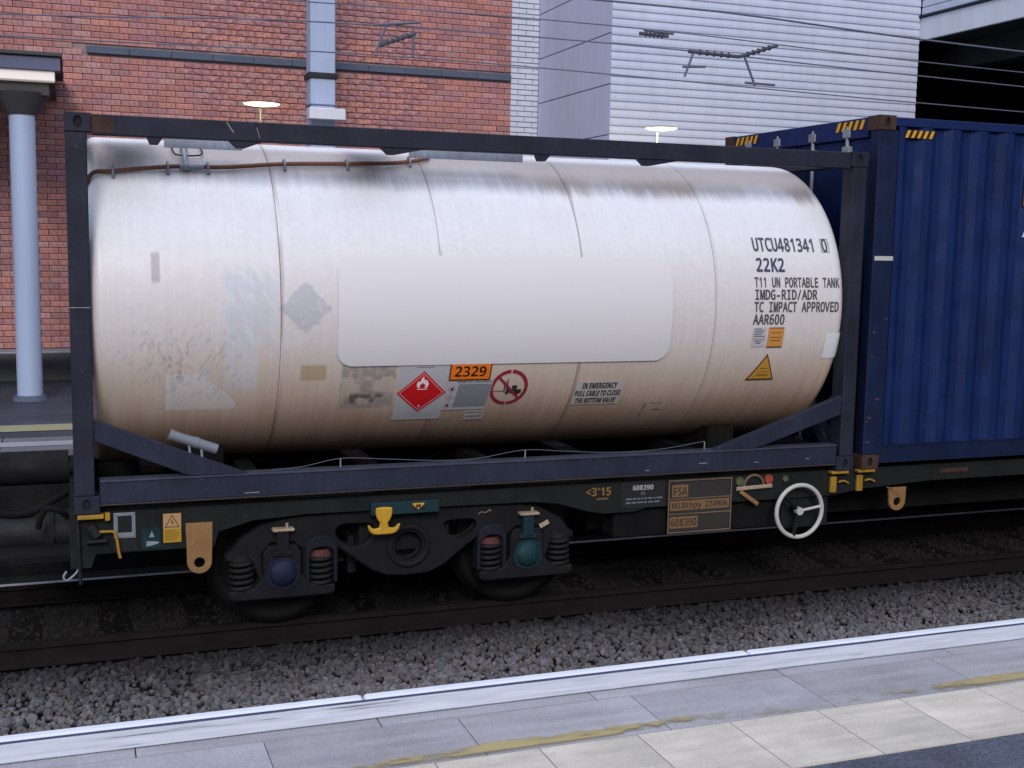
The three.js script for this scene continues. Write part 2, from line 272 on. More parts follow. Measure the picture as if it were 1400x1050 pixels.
// ---------------------------------------------------------------- white clad building, overbridge
const CZ = -4.4, CX = 6.346, BX = 10.94;
{
  const t = thing('clad_building', [8.6, P, -6], 'white building with horizontal ribbed cladding right of the brick wall', 'building');
  part('wall', [bb(CX + 0.03, BX, P, 10, WZ - 0.5, CZ - 0.03), bb(5.925, CX + 0.03, P, 10, WZ - 0.5, WZ - 0.012)], M.cladBack, t);
  for (let i = 0; i < 86; i++) part('cladding_board', uvBox(ext([[0, 0], [-0.017, 0.014], [-0.019, 0.045], [-0.012, 0.0985], [0, 0.0985]], CX, BX - 0.004).rotateY(Math.PI / 2).translate(0, P + 0.02 + i * 0.1, CZ - 0.0295)), i % 3 ? M.clad : M.clad2, t);
  for (let i = 0; i < 14; i++) part('wall_panel', bb(CX, CX + 0.028, P + 0.12 + i * 0.62, P + 0.12 + i * 0.62 + 0.608, WZ + 0.02, CZ - 0.032, 0.006), M.panel, t);
  for (let j = 0; j < 98; j++) { const y = P + 0.05 + j * 0.075, o = (j % 2) * 0.1125; for (const [a, b] of [[5.928, 5.928 + 0.1 + o], [5.938 + 0.1 + o, Math.min(CX - 0.002, 5.938 + 0.315 + o)], [5.948 + 0.315 + o, CX - 0.002]]) if (b - a > 0.03) part('brick', bb(a, b, y, y + 0.063, WZ - 0.011, WZ + 0.006 + rr(0, 0.004), 0.003), M.whiteBrick, t); }
}
{
  const t = thing('overbridge', [20, 0, 0], 'overbridge crossing the tracks with a white fascia and dark underside at right', 'bridge');
  part('deck', bb(BX + 0.05, 46, 5.63, 6.2, CZ - 4, 20), M.dark, t);
  part('fascia', bb(BX, BX + 0.048, 5.63, 5.93, CZ - 0.03, 20, 0.01), M.fascia, t);
  part('fascia_capping', bb(BX - 0.03, BX + 0.048, 5.933, 5.965, CZ - 0.03, 20, 0.006), M.slate, t);
  part('parapet', bb(BX + 0.04, BX + 0.3, 6.2, 10, CZ, 20), M.cladBack, t);
  for (let i = 0; i < 40; i++) { const y = 5.97 + i * 0.1; part('cladding_board', bb(BX, BX + 0.039, y, y + 0.092, CZ + 0.004, 20, 0.008), M.clad, t); }
  part('abutment_and_light_blockers', [bb(BX + 0.02, 46, P, 5.628, CZ - 4, CZ - 3.6), bb(BX + 0.05, 46, BAL, 5.628, 14, 14.4), bb(46, 46.4, BAL, 6.2, CZ - 4, 20)], M.dark, t);  // near side and end walls are unseen, added to keep light out below
  for (let i = 0; i < 8; i++) part('deck_beam', bb(BX + 0.6 + i * 1.6, BX + 0.9 + i * 1.6, 5.30, 5.628, CZ - 3.6, 14), M.dark, t);
}

// ---------------------------------------------------------------- canopy, mast, bench, lamps
{
  const t = thing('platform_canopy', [-0.45, P, -5], 'platform canopy end with pale light strip on a light blue column', 'canopy');
  part('column', [cyl(0.135, [-0.45, P + 0.05, -5.0], [-0.45, 4.1, -5.0], 28)], M.steelBlue, t);
  part('column_base', [cyl(0.19, [-0.45, P, -5.0], [-0.45, P + 0.06, -5.0], 28, 0.165)], M.stone, t);
  part('capital', [cyl(0.15, [-0.45, 4.1, -5], [-0.45, 4.33, -5], 28, 0.30), bb(-5.5, -0.16, 4.30, 4.44, -5.2, -4.8, 0.01)], M.capital, t);
  part('light_strip', bb(-5.5, -0.10, 4.445, 4.55, -4.86, -4.72, 0.012), new THREE.MeshStandardMaterial({ color: lin(0.7, 0.65, 0.62), roughness: 0.5, emissive: lin(0.9, 0.78, 0.72), emissiveIntensity: 0.28 }), t, 'pale glowing strip below the fascia');
  part('fascia', bb(-5.5, -0.04, 4.553, 4.70, -4.88, -4.68, 0.01), M.canopyBlue, t);
  part('roof', [bb(-5.5, -0.02, 4.703, 4.745, -6.85, -4.64, 0.008), bb(-5.4, -0.10, 4.45, 4.70, -6.8, -4.89)], M.capital, t);
}
{
  const t = thing('steel_mast', [2.94, P, -5.5], 'tall pale blue steel mast with a black collar before the brick wall', 'mast');
  part('mast_post', bb(2.79, 3.10, P + 0.03, 8.5, -5.64, -5.36, 0.02), M.steelBlue, t);
  part('base_plate', bb(2.66, 3.22, P, P + 0.03, -5.77, -5.23), M.galv, t);
  part('collar', bb(2.765, 3.125, 4.745, 4.815, -5.665, -5.335, 0.01), M.insul, t);
  part('bracket', bb(2.78, 3.11, 4.42, 4.44, -5.65, -5.35, 0.005), M.canopyBlue, t);
  part('cap_box', bb(2.74, 3.18, 4.24, 4.375, -5.34, -5.15, 0.01), M.fascia, t, 'white box fixed to the mast');
}
{
  const t = thing('platform_bench', [-0.6, P, -6.4], 'metal platform bench against the brick wall behind the canopy column', 'bench');
  for (let i = 0; i < 4; i++) part('slat', bb(-1.6, 0.3, 1.36, 1.385, -6.62 + i * 0.1, -6.54 + i * 0.1, 0.006), M.bench, t);
  for (const x of [-1.45, -0.6, 0.15]) part('leg', [bb(x, x + 0.05, P, 1.36, -6.6, -6.55), bb(x, x + 0.05, P, 1.36, -6.3, -6.25), bb(x, x + 0.05, 1.30, 1.358, -6.6, -6.25)], M.insul, t);
}
function lamp(x, y, z, label, pm) {
  const t = thing('platform_lamp', [x, P, z], label, 'lamp', 'platform lamps behind the tank container');
  part('lamp_post', cyl(0.03, [x, P, z - 0.1], [x, y - 0.03, z - 0.1], 12, 0.011), pm, t);
  part('lamp_head', [cyl(0.19, [x, y + 0.012, z], [x, y + 0.026, z], 32, 0.15)], M.insul, t);
  part('diffuser', strip(new THREE.SphereGeometry(0.19, 28, 8, 0, 6.2832, Math.PI / 2, Math.PI / 2).scale(1, 0.13, 1).translate(x, y + 0.011, z)), new THREE.MeshStandardMaterial({ color: lin(0.9, 0.9, 0.8), emissive: lin(1, 0.93, 0.62), emissiveIntensity: 1.5, roughness: 0.4 }), t, 'glowing warm white lamp lens');
  const l = new THREE.PointLight(0xffe6a8, 0.8, 14, 2); l.position.set(0, y - P - 0.09, 0.05); l.castShadow = true; l.shadow.radius = 6; t.add(l);
}
lamp(1.93, 4.19, -3.5, 'glowing disc lamp before the red brick wall', M.capital);
lamp(6.596, 4.165, -3.5, 'glowing disc lamp before the white ribbed wall', M.steelBlue);

// ---------------------------------------------------------------- overhead wires
function wire(name, r, pts, label) { single(name, tube(pts, r * 0.75, 60, 6), M.cable, label, 'wire'); }
wire('contact_wire', 0.0075, [[-8, 4.14, 0.02], [-0.41, 4.19, 0], [2.5, 4.245, 0], [4.5, 4.22, 0], [6.23, 4.185, 0], [10, 4.13, 0.02], [24, 4.1, 0.1]], 'lowest overhead wire along the track above the containers');
wire('catenary_wire', 0.008, [[-8, 4.24, 0], [-0.41, 4.34, 0], [1.65, 4.455, 0], [4.48, 4.475, 0], [7.41, 4.41, 0], [12, 4.33, 0], [24, 4.3, 0]], 'second overhead wire from the bottom carrying dark insulators');
wire('feeder_wire', 0.007, [[-8, 4.42, 0], [1.54, 4.60, 0], [4.48, 4.62, 0], [7.4, 4.54, 0], [12, 4.48, 0], [24, 4.4, 0]], 'third overhead wire from the bottom crossing the white wall');
wire('earth_wire', 0.012, [[-8, 4.78, 0], [4.22, 4.82, 0], [5.46, 4.815, 0], [7.45, 4.74, 0], [12, 4.66, 0], [24, 4.6, 0]], 'thick topmost overhead wire crossing the white wall');
function insulator(a, b, label, arms = []) {
  const A = new THREE.Vector3(...a), B = new THREE.Vector3(...b), t = thing('insulator', a, label, 'insulator', 'insulators on the overhead wires');
  part('core', cyl(0.016, a, b, 10), M.insulO, t);
  const n = 5; for (let i = 0; i < n; i++) { const p = A.clone().lerp(B, 0.22 + 0.56 * i / (n - 1)), q = A.clone().lerp(B, 0.22 + 0.56 * i / (n - 1) + 0.03); part('shed', cyl(0.026, p.toArray(), q.toArray(), 14, 0.018), M.insulO, t); }
  for (const [p, q] of arms) part('arm', cyl(0.011, p, q, 8), M.cable, t);
}
insulator([5.05, 4.463, 0], [5.55, 4.452, 0], 'dark insulator in the wire at the middle of the white wall', [[[5.0, 4.33, 0], [5.22, 4.345, 0]], [[5.1, 4.462, 0], [5.02, 4.25, 0]]]);
insulator([5.55, 4.452, 0.0], [5.93, 4.575, 0.0], 'dark sloping insulator linking two wires over the white wall', [[[5.6, 4.46, 0], [5.72, 4.21, 0]], [[5.62, 4.235, 0], [5.92, 4.232, 0]]]);
insulator([4.58, 4.578, 0], [4.85, 4.575, 0], 'small dark insulator on the third wire left of the others', [[[4.62, 4.61, 0], [4.9, 4.598, 0]]]);
insulator([2.33, 4.32, 0], [2.62, 4.43, 0], 'dark insulator with arm before the brick wall right of the mast', [[[2.28, 4.47, 0], [2.66, 4.52, 0]], [[2.3, 4.26, 0], [2.38, 4.47, 0]], [[2.6, 4.25, 0], [2.6, 4.45, 0]]]);

// ---------------------------------------------------------------- tank container
const YC = 2.325, RT = 1.185, Z1 = 1.219, DY = 0.98, L = 6.058;
const tank = thing('tank_container', [3.03, DY, 0], 'white tank container in a dark slate steel frame on the wagon', 'tank container');
function casting(x, y, z, s, up) { // front plate with an oval hole, closed box behind; s = side it faces in z
  const w = 0.162, h = 0.118, d = 0.16, x0 = x, y0 = up ? y - h : y, zf = s * z;
  const z0 = s > 0 ? zf - 0.012 : zf, z1 = s > 0 ? zf : zf + 0.012, hole = circlePath(x0 + w / 2, y0 + h / 2 + (up ? 0 : 0.0), 0.026, 0.038);
  const body = s > 0 ? bb(x0, x0 + w, y0, y0 + h, zf - d, zf - 0.03, 0.004) : bb(x0, x0 + w, y0, y0 + h, zf + 0.03, zf + d, 0.004);
  const m0 = s > 0 ? zf - 0.0305 : zf + 0.0115, m1 = s > 0 ? zf - 0.0115 : zf + 0.0305;
  return [ext([[x0, y0], [x0 + w, y0], [x0 + w, y0 + h], [x0, y0 + h]], z0, z1, [hole], 0.003), body, bb(x0, x0 + 0.03, y0, y0 + h, m0, m1), bb(x0 + w - 0.03, x0 + w, y0, y0 + h, m0, m1), bb(x0 + 0.03, x0 + w - 0.03, y0, y0 + 0.015, m0, m1), bb(x0 + 0.03, x0 + w - 0.03, y0 + h - 0.015, y0 + h, m0, m1)];
}
for (const s of [1, -1]) {
  const za = s > 0 ? Z1 - 0.085 : -Z1 + 0.004, zb = s > 0 ? Z1 - 0.004 : -Z1 + 0.085, zz = (a, b) => s > 0 ? [Z1 - b, Z1 - a] : [-Z1 + a, -Z1 + b];
  for (const [x, up] of [[0, true], [0, false], [L - 0.162, true], [L - 0.162, false]]) { const y = up ? DY + 2.591 : DY, c = part('corner_casting', casting(x, y, Z1, s, up), M.slate, tank), yc = (up ? y - 0.118 : y) + 0.059; part('hole_shade_plate', bb(x + 0.045, x + 0.117, yc - 0.044, yc + 0.044, s > 0 ? Z1 - 0.0295 : -Z1 + 0.016, s > 0 ? Z1 - 0.016 : -Z1 + 0.0295), M.hole, c); }  // black plate behind each casting opening paints in the shade inside it
  part('top_rail', bb(0.163, L - 0.163, 3.437, 3.566, za, zb, 0.008), M.slate, tank);
  const br = part('bottom_rail', bb(0.163, L - 0.163, 1.04, 1.185, ...zz(0.012, 0.05), 0.004), M.slateTop, tank); part('rail_lip', bb(0.163, L - 0.163, 1.186, 1.200, ...zz(0.003, 0.13), 0.004), M.lip, br); part('rail_lip', bb(0.163, L - 0.163, 1.029, 1.039, ...zz(0.003, 0.13), 0.003), M.lipRust, br);
  part('corner_post', bb(0.004, 0.134, DY + 0.119, 3.452, ...zz(0.004, 0.16), 0.01), M.slate, tank);
  part('corner_post', bb(L - 0.134, L - 0.004, DY + 0.119, 3.452, ...zz(0.004, 0.16), 0.01), M.slate, tank);
  const [b0, b1] = zz(0.012, 0.075);
  part('brace', ext([[0.136, 1.602], [0.136, 1.462], [0.735, 1.201], [1.125, 1.201]], b0, b1, [], 0.006), M.slateTop, tank);
  part('brace', ext([[L - 0.136, 1.602], [4.74, 1.201], [5.14, 1.201], [L - 0.136, 1.445]], b0, b1, [], 0.006), M.slateTop, tank);
  // small gussets under the top rail
  const gs = [[0.50, 0.02, 0.56], [1.02, 0.05, 1.20], [2.05, 0.05, 2.32], [3.20, 0.02, 3.27], [4.02, 0.05, 4.32]].map(([a, w, b]) => ext([[a, 3.437], [a + w, 3.392], [a + w + 0.05, 3.392], [b + 0.04, 3.437]], b0, b1, [], 0.003));
  gs.forEach((g) => part('gusset', g, M.slate, tank));
}
for (const e of [0, 1]) {
  const x0 = e ? L - 0.11 : 0.01, x1 = e ? L - 0.01 : 0.11;
  part('end_rail', bb(x0, x1, 3.46, 3.56, -1.056, 1.056, 0.008), M.slate, tank); part('end_rail', bb(x0, x1, 1.0, 1.12, -1.056, 1.056, 0.008), M.slate, tank);
  for (const k of [1, -1]) part('end_brace', uvBox(bar(k * 1.0, 1.13, k * 0.3, 1.75, 0.1, 0, 0.1).rotateY(-Math.PI / 2).translate(x1, 0, 0)), M.slate, tank);
}
for (const x of [1.2, 3.0, 4.8]) part('cross_member', bb(x - 0.06, x + 0.06, 1.04, 1.13, -1.09, 1.09), M.under, tank);
for (const x of [0.9, 5.1]) part('saddle', bb(x - 0.12, x + 0.12, 1.02, 1.3, -0.7, 0.7), M.under, tank);
// walkway plates above the tank and grey drip plates below the top rail
for (const [a, b] of [[0.2, 0.54], [1.92, 2.24]]) part('walkway_plate', bb(a, b, 3.535, 3.547, 0.45, 1.12, 0.003), M.galv, tank);
for (const [a, b] of [[0.63, 1.15], [2.34, 3.22]]) part('drip_plate', bb(a, b, 3.40, 3.48, 0.86, 0.87, 0.002), M.alu, tank);

// the tank's painted surface: white, with brown grime, painted underside shade, streaks, scuffs and old label residue (uv: x and arc, metres)
const diam = (x, s, cx, cs, r) => Math.max(0, 1 - (Math.abs(x - cx) + Math.abs(s - cs)) / r);
const rect = (x, s, x0, x1, s0, s1, f = 0.02) => sst(x0 - f, x0 + f, x) * sst(x1 + f, x1 - f, x) * sst(s0 - f, s0 + f, s) * sst(s1 + f, s1 - f, s);
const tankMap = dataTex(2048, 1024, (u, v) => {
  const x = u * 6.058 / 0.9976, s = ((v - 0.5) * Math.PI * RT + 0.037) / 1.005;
  const st = fbm(x * 22, s * 0.8, 201, 4096, 3), st2 = noise(x * 70, s * 1.6, 205), big = fbm(x * 1.4, s * 1.4, 210, 4096, 4), fine = fbm(x * 30, s * 30, 220, 4096, 3);
  let c = [0.865, 0.872, 0.89];
  const mix = (k, a) => { a = clamp(a); c = c.map((w, i) => w + (k[i] - w) * a); };
  mix([0.80, 0.785, 0.78], 0.3 * sst(0.35, 0.75, big));
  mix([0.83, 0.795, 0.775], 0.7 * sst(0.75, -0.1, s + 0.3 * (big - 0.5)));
  mix([0.72, 0.68, 0.65], 0.25 * sst(0.45, 0.85, st) * sst(0.2, -0.5, s));
  // grime run down in streaks, and underside shade painted into the lower half
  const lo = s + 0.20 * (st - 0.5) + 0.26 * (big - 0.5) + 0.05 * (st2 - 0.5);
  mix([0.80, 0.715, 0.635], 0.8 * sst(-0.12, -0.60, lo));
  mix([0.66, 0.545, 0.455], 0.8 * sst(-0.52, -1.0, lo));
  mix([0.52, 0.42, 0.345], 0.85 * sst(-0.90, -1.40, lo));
  // grime shed from the top rail and walkway
  const up = s + 0.16 * (st - 0.5) + 0.04 * (st2 - 0.5) + 0.16 * (big - 0.5), tb = sst(0.90, 1.18, up) * sst(1.60, 1.42, s);
  mix([0.62, 0.58, 0.56], 0.72 * tb); mix([0.46, 0.43, 0.43], 0.36 * sst(1.12, 1.30, up) * sst(1.58, 1.42, s) * (0.6 + 0.8 * (big - 0.3)));
  mix([0.55, 0.46, 0.38], 0.5 * sst(0.95, 1.1, up) * sst(1.3, 1.15, up) * sst(3.0, 3.6, x) * sst(0.35, 0.6, big));
  // clean wash marks at the left, scuffs, bare patches of old placards
  mix([0.80, 0.83, 0.88], 0.5 * rect(x, s, 1.0, 1.34, -0.55, 0.25, 0.05) * sst(0.3, 0.6, st));
  mix([0.84, 0.83, 0.825], 0.7 * (x + s < 0.42 ? 1 : 0) * rect(x, s, 0.60, 1.07, -0.72, -0.42, 0.01));
  mix([0.71, 0.715, 0.745], 0.8 * (diam(x, s, 1.535, 0.04, 0.20) > 0 ? 1 : 0) * sst(0.0, 0.12, diam(x, s, 1.535, 0.04, 0.20) - 0.25 * (fine - 0.4)) * sst(0.30, 0.62, fbm(x * 40 + s * 30, s * 16 - x * 12, 271, 4096, 3) + 0.18));
  mix([0.70, 0.72, 0.78], 0.6 * rect(x, s, 0.83, 0.93, -0.48, -0.36, 0.03) * sst(0.35, 0.6, fine));
  const sc = sst(0.20, 0.0, Math.hypot((x - 0.66) * 1.2, s + 0.35)); mix([0.48, 0.485, 0.53], 0.75 * sc * sst(0.55, 0.68, fbm(x * 60 + s * 22, s * 20, 231, 4096, 3)));
  mix([0.66, 0.655, 0.69], 0.55 * sst(0.60, 0.72, fbm(x * 50 - s * 20, s * 24, 240, 4096, 3)) * rect(x, s, 0.35, 1.1, -0.62, -0.1, 0.15));
  mix([0.74, 0.76, 0.80], 0.5 * rect(x, s, 0.98, 1.33, -0.25, 0.32, 0.06) * sst(0.35, 0.6, fbm(x * 20 + s * 14, s * 9, 281, 4096, 4)));
  mix([0.62, 0.60, 0.62], 0.7 * sst(0.035, 0.02, Math.abs(x - 0.542)) * sst(0.12, 0.08, Math.abs(s - 0.31)));
  mix([0.55, 0.53, 0.52], 0.85 * rect(x, s, 1.80, 2.20, -0.76, -0.36, 0.012) * (0.35 + 1.1 * (fine - 0.2)) * (s > -0.47 || noise(x * 14, s * 9, 250) > 0.42 ? 1 : 0.35));
  mix([0.34, 0.32, 0.32], 0.8 * rect(x, s, 1.84, 2.12, -0.71, -0.62, 0.02) * sst(0.45, 0.65, noise(x * 20, s * 16, 251)));
  mix([0.66, 0.57, 0.42], 0.6 * rect(x, s, 1.51, 1.69, -0.49, -0.37, 0.01));
  mix([0.34, 0.30, 0.30], 0.7 * (rect(x, s, 4.29, 4.305, -0.98, -0.80, 0.006) + rect(x, s, 4.29, 4.44, -0.815, -0.80, 0.006) + rect(x, s, 4.37, 4.46, -0.9, -0.885, 0.006)) * sst(0.3, 0.5, fine));
  for (const sx of [1.36, 2.51, 3.62, 4.74]) mix([0.42, 0.35, 0.31], (sx > 4 ? 0.1 : 0.32) * sst(0.03, 0.0, Math.abs(x - sx - 0.008)) * sst(0.25, 0.7, noise(x * 60, s * 3, 260) + 0.25 * sst(-0.2, -0.9, s)));
  const n = 1 + 0.045 * (fine - 0.5) + 0.02 * (st2 - 0.5); return c.map((w) => w * n);
}, true, THREE.MirroredRepeatWrapping);
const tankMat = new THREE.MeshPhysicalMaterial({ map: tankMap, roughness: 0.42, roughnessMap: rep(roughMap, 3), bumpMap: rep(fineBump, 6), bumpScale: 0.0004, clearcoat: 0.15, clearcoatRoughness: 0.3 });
tankMat.roughness = 0.75;
function revolve(prof, seg = 96) { // profile of (x, r) turned about the tank's axis; uv from x and the angle
  const ps = [], uv = [], idx = [];
  for (let j = 0; j <= seg; j++) { const a = -Math.PI + j / seg * 2 * Math.PI; for (const [x, r] of prof) { ps.push(x, YC + r * Math.sin(a), r * Math.cos(a)); uv.push(x / 6.058, a / Math.PI + 0.5); } }
  const n = prof.length; for (let j = 0; j < seg; j++) for (let i = 0; i < n - 1; i++) { const a = j * n + i, b = a + 1, c = a + n, d = c + 1; idx.push(a, b, c, b, d, c); }
  const g = new THREE.BufferGeometry(); g.setAttribute('position', new THREE.Float32BufferAttribute(ps, 3)); g.setAttribute('uv', new THREE.Float32BufferAttribute(uv, 2)); g.setIndex(idx); g.computeVertexNormals(); return strip(g);
}
const SX = [0.20, 1.36, 2.506, 3.61, 4.73, 5.86];
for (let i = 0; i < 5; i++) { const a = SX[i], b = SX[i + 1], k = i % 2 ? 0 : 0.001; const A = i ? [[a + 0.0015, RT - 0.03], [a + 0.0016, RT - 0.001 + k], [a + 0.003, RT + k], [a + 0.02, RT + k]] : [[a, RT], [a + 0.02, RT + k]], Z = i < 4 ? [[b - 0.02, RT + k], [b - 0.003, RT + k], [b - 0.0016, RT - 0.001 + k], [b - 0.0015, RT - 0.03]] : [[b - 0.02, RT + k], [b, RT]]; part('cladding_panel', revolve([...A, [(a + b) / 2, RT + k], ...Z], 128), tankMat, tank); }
const dish = []; for (let i = 0; i <= 14; i++) { const t = i / 14 * Math.PI / 2; dish.push([5.86 + 0.13 * Math.sin(t), RT - 0.30 * (1 - Math.cos(t))]); } for (let i = 1; i <= 8; i++) dish.push([5.99 + 0.045 * (1 - (1 - i / 8) ** 2), (RT - 0.30) * (1 - i / 8) + 0.001]);
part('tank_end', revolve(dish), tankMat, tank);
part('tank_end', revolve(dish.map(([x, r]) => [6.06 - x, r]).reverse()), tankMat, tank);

// flat print on curved sheets that follow the tank
const PX = (x) => x * 0.9976, PS = (s) => s * 1.005 - 0.037; // where print laid out on a drawing sits on the shell
function patch(name, x0, x1, s0, s1, off, tex, label, o = {}) {
  x0 = PX(x0); x1 = PX(x1); s0 = PS(s0); s1 = PS(s1);
  const g = new THREE.PlaneGeometry(1, 1, 2, 12), p = g.attributes.position;
  for (let i = 0; i < p.count; i++) { const u = p.getX(i) + 0.5, v = p.getY(i) + 0.5, sh = (o.shear ?? 0) * (v - 0.5), a = (s0 + (s1 - s0) * v) / RT, r = RT + 0.003 + off; p.setXYZ(i, x0 + (x1 - x0) * u + sh, YC + r * Math.sin(a), r * Math.cos(a)); }
  g.computeVertexNormals();
  return part(name, strip(g), new THREE.MeshStandardMaterial({ map: tex, transparent: o.alpha ?? false, roughness: o.rough ?? 0.6 }), tank, label);
}
const fontB = (px, f = 'sans-serif', w = 'bold') => `${w} ${px}px ${f}`;
function speck(g, w, h, n, seed, col, a) { const r = rng(seed); for (let i = 0; i < n; i++) { g.globalAlpha = a * r(); g.fillStyle = col; g.fillRect(r() * w, r() * h, 1 + r() * 6, 1 + r() * 3); } g.globalAlpha = 1; }
// added blank sheet standing in for a masked-out patch, corners rounded
{
  const sh = new THREE.Shape(), x0 = 1.76, x1 = 4.36, s0 = -0.376, s1 = 0.414, r = 0.115; // built flat, then wrapped
  sh.moveTo(x0 + r, s0); sh.lineTo(x1 - r, s0); sh.absarc(x1 - r, s0 + r, r, -Math.PI / 2, 0); sh.lineTo(x1, s1 - r); sh.absarc(x1 - r, s1 - r, r, 0, Math.PI / 2); sh.lineTo(x0 + r, s1); sh.absarc(x0 + r, s1 - r, r, Math.PI / 2, Math.PI); sh.lineTo(x0, s0 + r); sh.absarc(x0 + r, s0 + r, r, Math.PI, 1.5 * Math.PI);
  // horizontal strips cut from the outline so that the sheet can bend
  const pos = [], idx = [], N = 48; const half = (s) => { const d = Math.max(0, r - Math.min(s - s0, s1 - s)); return r - Math.sqrt(Math.max(0, r * r - d * d)); };
  for (let j = 0; j <= N; j++) { const t = j / N, s = s0 + (s1 - s0) * (0.5 - 0.5 * Math.cos(Math.PI * t)), k = half(Math.min(Math.max(s, s0 + 1e-6), s1 - 1e-6)), a = PS(s) / RT, R = RT + 0.014; for (const x of [PX(x0 + k), PX(x1 - k)]) pos.push(x, YC + R * Math.sin(a), R * Math.cos(a)); }
  for (let j = 0; j < N; j++) { const a = 2 * j; idx.push(a, a + 1, a + 2, a + 1, a + 3, a + 2); }
  const g = new THREE.BufferGeometry(); g.setAttribute('position', new THREE.Float32BufferAttribute(pos, 3)); g.setIndex(idx); g.computeVertexNormals(); g.setAttribute('uv', new THREE.Float32BufferAttribute(new Float32Array(pos.length / 3 * 2), 2));
  part('masked_patch', strip(g), plain(0.69, 0.675, 0.685, 0.55), tank, 'large blank pale grey sheet added for a masked-out patch');
}
patch('label_backing', 2.225, 2.60, -0.90, -0.375, 0.002, canvasTex(256, 360, (g, w, h) => { g.fillStyle = '#b9b9bd'; g.fillRect(0, 0, w, h); speck(g, w, h, 500, 3, '#8d8a88', 0.35); g.fillStyle = '#77777c'; g.font = fontB(16); g.fillRect(86, 14, 90, 5); g.fillStyle = '#8f8a86'; for (let i = 0; i < 30; i++) g.fillRect(60 + (i * 37) % 130, 295 + (i * 13) % 40, 6 + i % 9, 3); }), 'silver backing sheet of the red placard');
patch('flammable_placard', 2.222, 2.598, -0.805, -0.425, 0.006, canvasTex(512, 512, (g) => {
  const d = (k, c) => { g.fillStyle = c; g.beginPath(); g.moveTo(256, 256 - k); g.lineTo(256 + k, 256); g.lineTo(256, 256 + k); g.lineTo(256 - k, 256); g.fill(); };
  d(254, '#c42435'); d(228, '#f0d9dc'); d(222, '#cf1419');
  g.fillStyle = '#f3eaea'; g.beginPath(); g.moveTo(216, 196); g.bezierCurveTo(178, 160, 200, 132, 214, 112); g.bezierCurveTo(218, 128, 226, 128, 230, 118); g.bezierCurveTo(234, 92, 244, 76, 262, 58); g.bezierCurveTo(258, 84, 272, 96, 278, 116); g.bezierCurveTo(284, 108, 286, 100, 286, 94); g.bezierCurveTo(318, 130, 330, 166, 298, 196); g.closePath(); g.fill(); g.fillRect(206, 206, 104, 10);
  g.fillStyle = '#c4161b'; g.beginPath(); g.moveTo(236, 196); g.bezierCurveTo(216, 172, 234, 160, 236, 146); g.bezierCurveTo(246, 156, 250, 148, 256, 128); g.bezierCurveTo(264, 148, 270, 158, 276, 148); g.bezierCurveTo(290, 170, 286, 182, 276, 196); g.fill();
  g.fillStyle = '#f0dfe0'; g.font = fontB(44); g.textAlign = 'center'; g.fillText('3', 256, 446);
}), 'red diamond placard with a white flame', { alpha: true });
patch('number_board', 2.602, 2.922, -0.510, -0.358, 0.010, canvasTex(512, 240, (g, w, h) => { g.fillStyle = '#1d130c'; g.fillRect(0, 0, w, h); g.fillStyle = '#f07812'; g.fillRect(14, 12, w - 28, h - 26); g.fillStyle = '#20140c'; g.font = fontB(186); g.textAlign = 'center'; g.save(); g.translate(w / 2, 190); g.scale(0.98, 1); g.fillText('2329', 0, 0); g.restore(); }), 'orange board reading 2329');
patch('information_label', 2.60, 2.945, -0.80, -0.515, 0.004, canvasTex(512, 430, (g, w, h) => {
  g.fillStyle = '#b6b5b7'; g.fillRect(0, 0, w, h); g.fillStyle = '#2b2b30'; g.font = fontB(36); g.fillText('TRIMETHYL PHOSPHITE', 96, 34, 408);
  g.fillStyle = '#8f9097'; g.fillRect(120, 50, 385, 340); const r = rng(8); g.fillStyle = '#62636c'; for (let j = 0; j < 20; j++) { let x = 126; while (x < 495) { const l = 8 + r() * 34; g.fillRect(x, 56 + j * 16.5, Math.min(l, 500 - x), 6); x += l + 6; } }
  for (const [y, k] of [[70, 0], [190, 1], [310, 2]]) { g.strokeStyle = '#b25560'; g.lineWidth = 7; g.beginPath(); g.moveTo(58, y); g.lineTo(100, y + 46); g.lineTo(58, y + 92); g.lineTo(16, y + 46); g.closePath(); g.stroke(); g.fillStyle = '#262236'; g.beginPath(); if (k === 1) { g.fillRect(53, y + 26, 10, 28); g.fillRect(53, y + 60, 10, 9); } else { g.arc(58, y + 50, 17, 0, 7); g.fill(); g.fillRect(50, y + 22, 16, 30); } }
}), 'pale label of small print with three hazard symbols', { shear: 0.02 });
patch('small_label', 2.79, 2.948, -0.925, -0.808, 0.004, canvasTex(256, 200, (g, w, h) => { g.fillStyle = '#b4b0ae'; g.fillRect(0, 0, w, h); g.fillStyle = '#33323a'; for (const [x, y, l] of [[30, 40, 120], [165, 40, 60], [34, 120, 100], [150, 120, 80]]) g.fillRect(x, y, l, 14); }));
patch('forklift_sign', 2.935, 3.245, -0.762, -0.425, 0.004, canvasTex(512, 560, (g) => {
  g.save(); g.translate(256, 280); g.scale(1, 1.09); g.strokeStyle = '#8f2335'; g.lineWidth = 44; g.beginPath(); g.arc(0, 0, 226, -1.53, 1.53); g.stroke(); g.beginPath(); g.arc(0, 0, 226, 1.61, 4.67); g.stroke();
  g.fillStyle = '#2a2630'; g.fillRect(-64, -92, 16, 140); g.fillRect(-36, -120, 14, 130); g.fillRect(-190, 36, 140, 9); g.fillRect(-28, 10, 60, 40); g.beginPath(); g.arc(-14, 64, 24, 0, 7); g.fill(); g.fillRect(40, -36, 66, 50); g.fillRect(20, 20, 150, 56); g.beginPath(); g.arc(122, 76, 24, 0, 7); g.fill(); g.fillRect(-20, -40, 18, 60);
  g.lineWidth = 30; g.beginPath(); g.moveTo(-162, -158); g.lineTo(162, 158); g.stroke(); g.restore();
}), 'red prohibition ring over a forklift truck', { alpha: true });
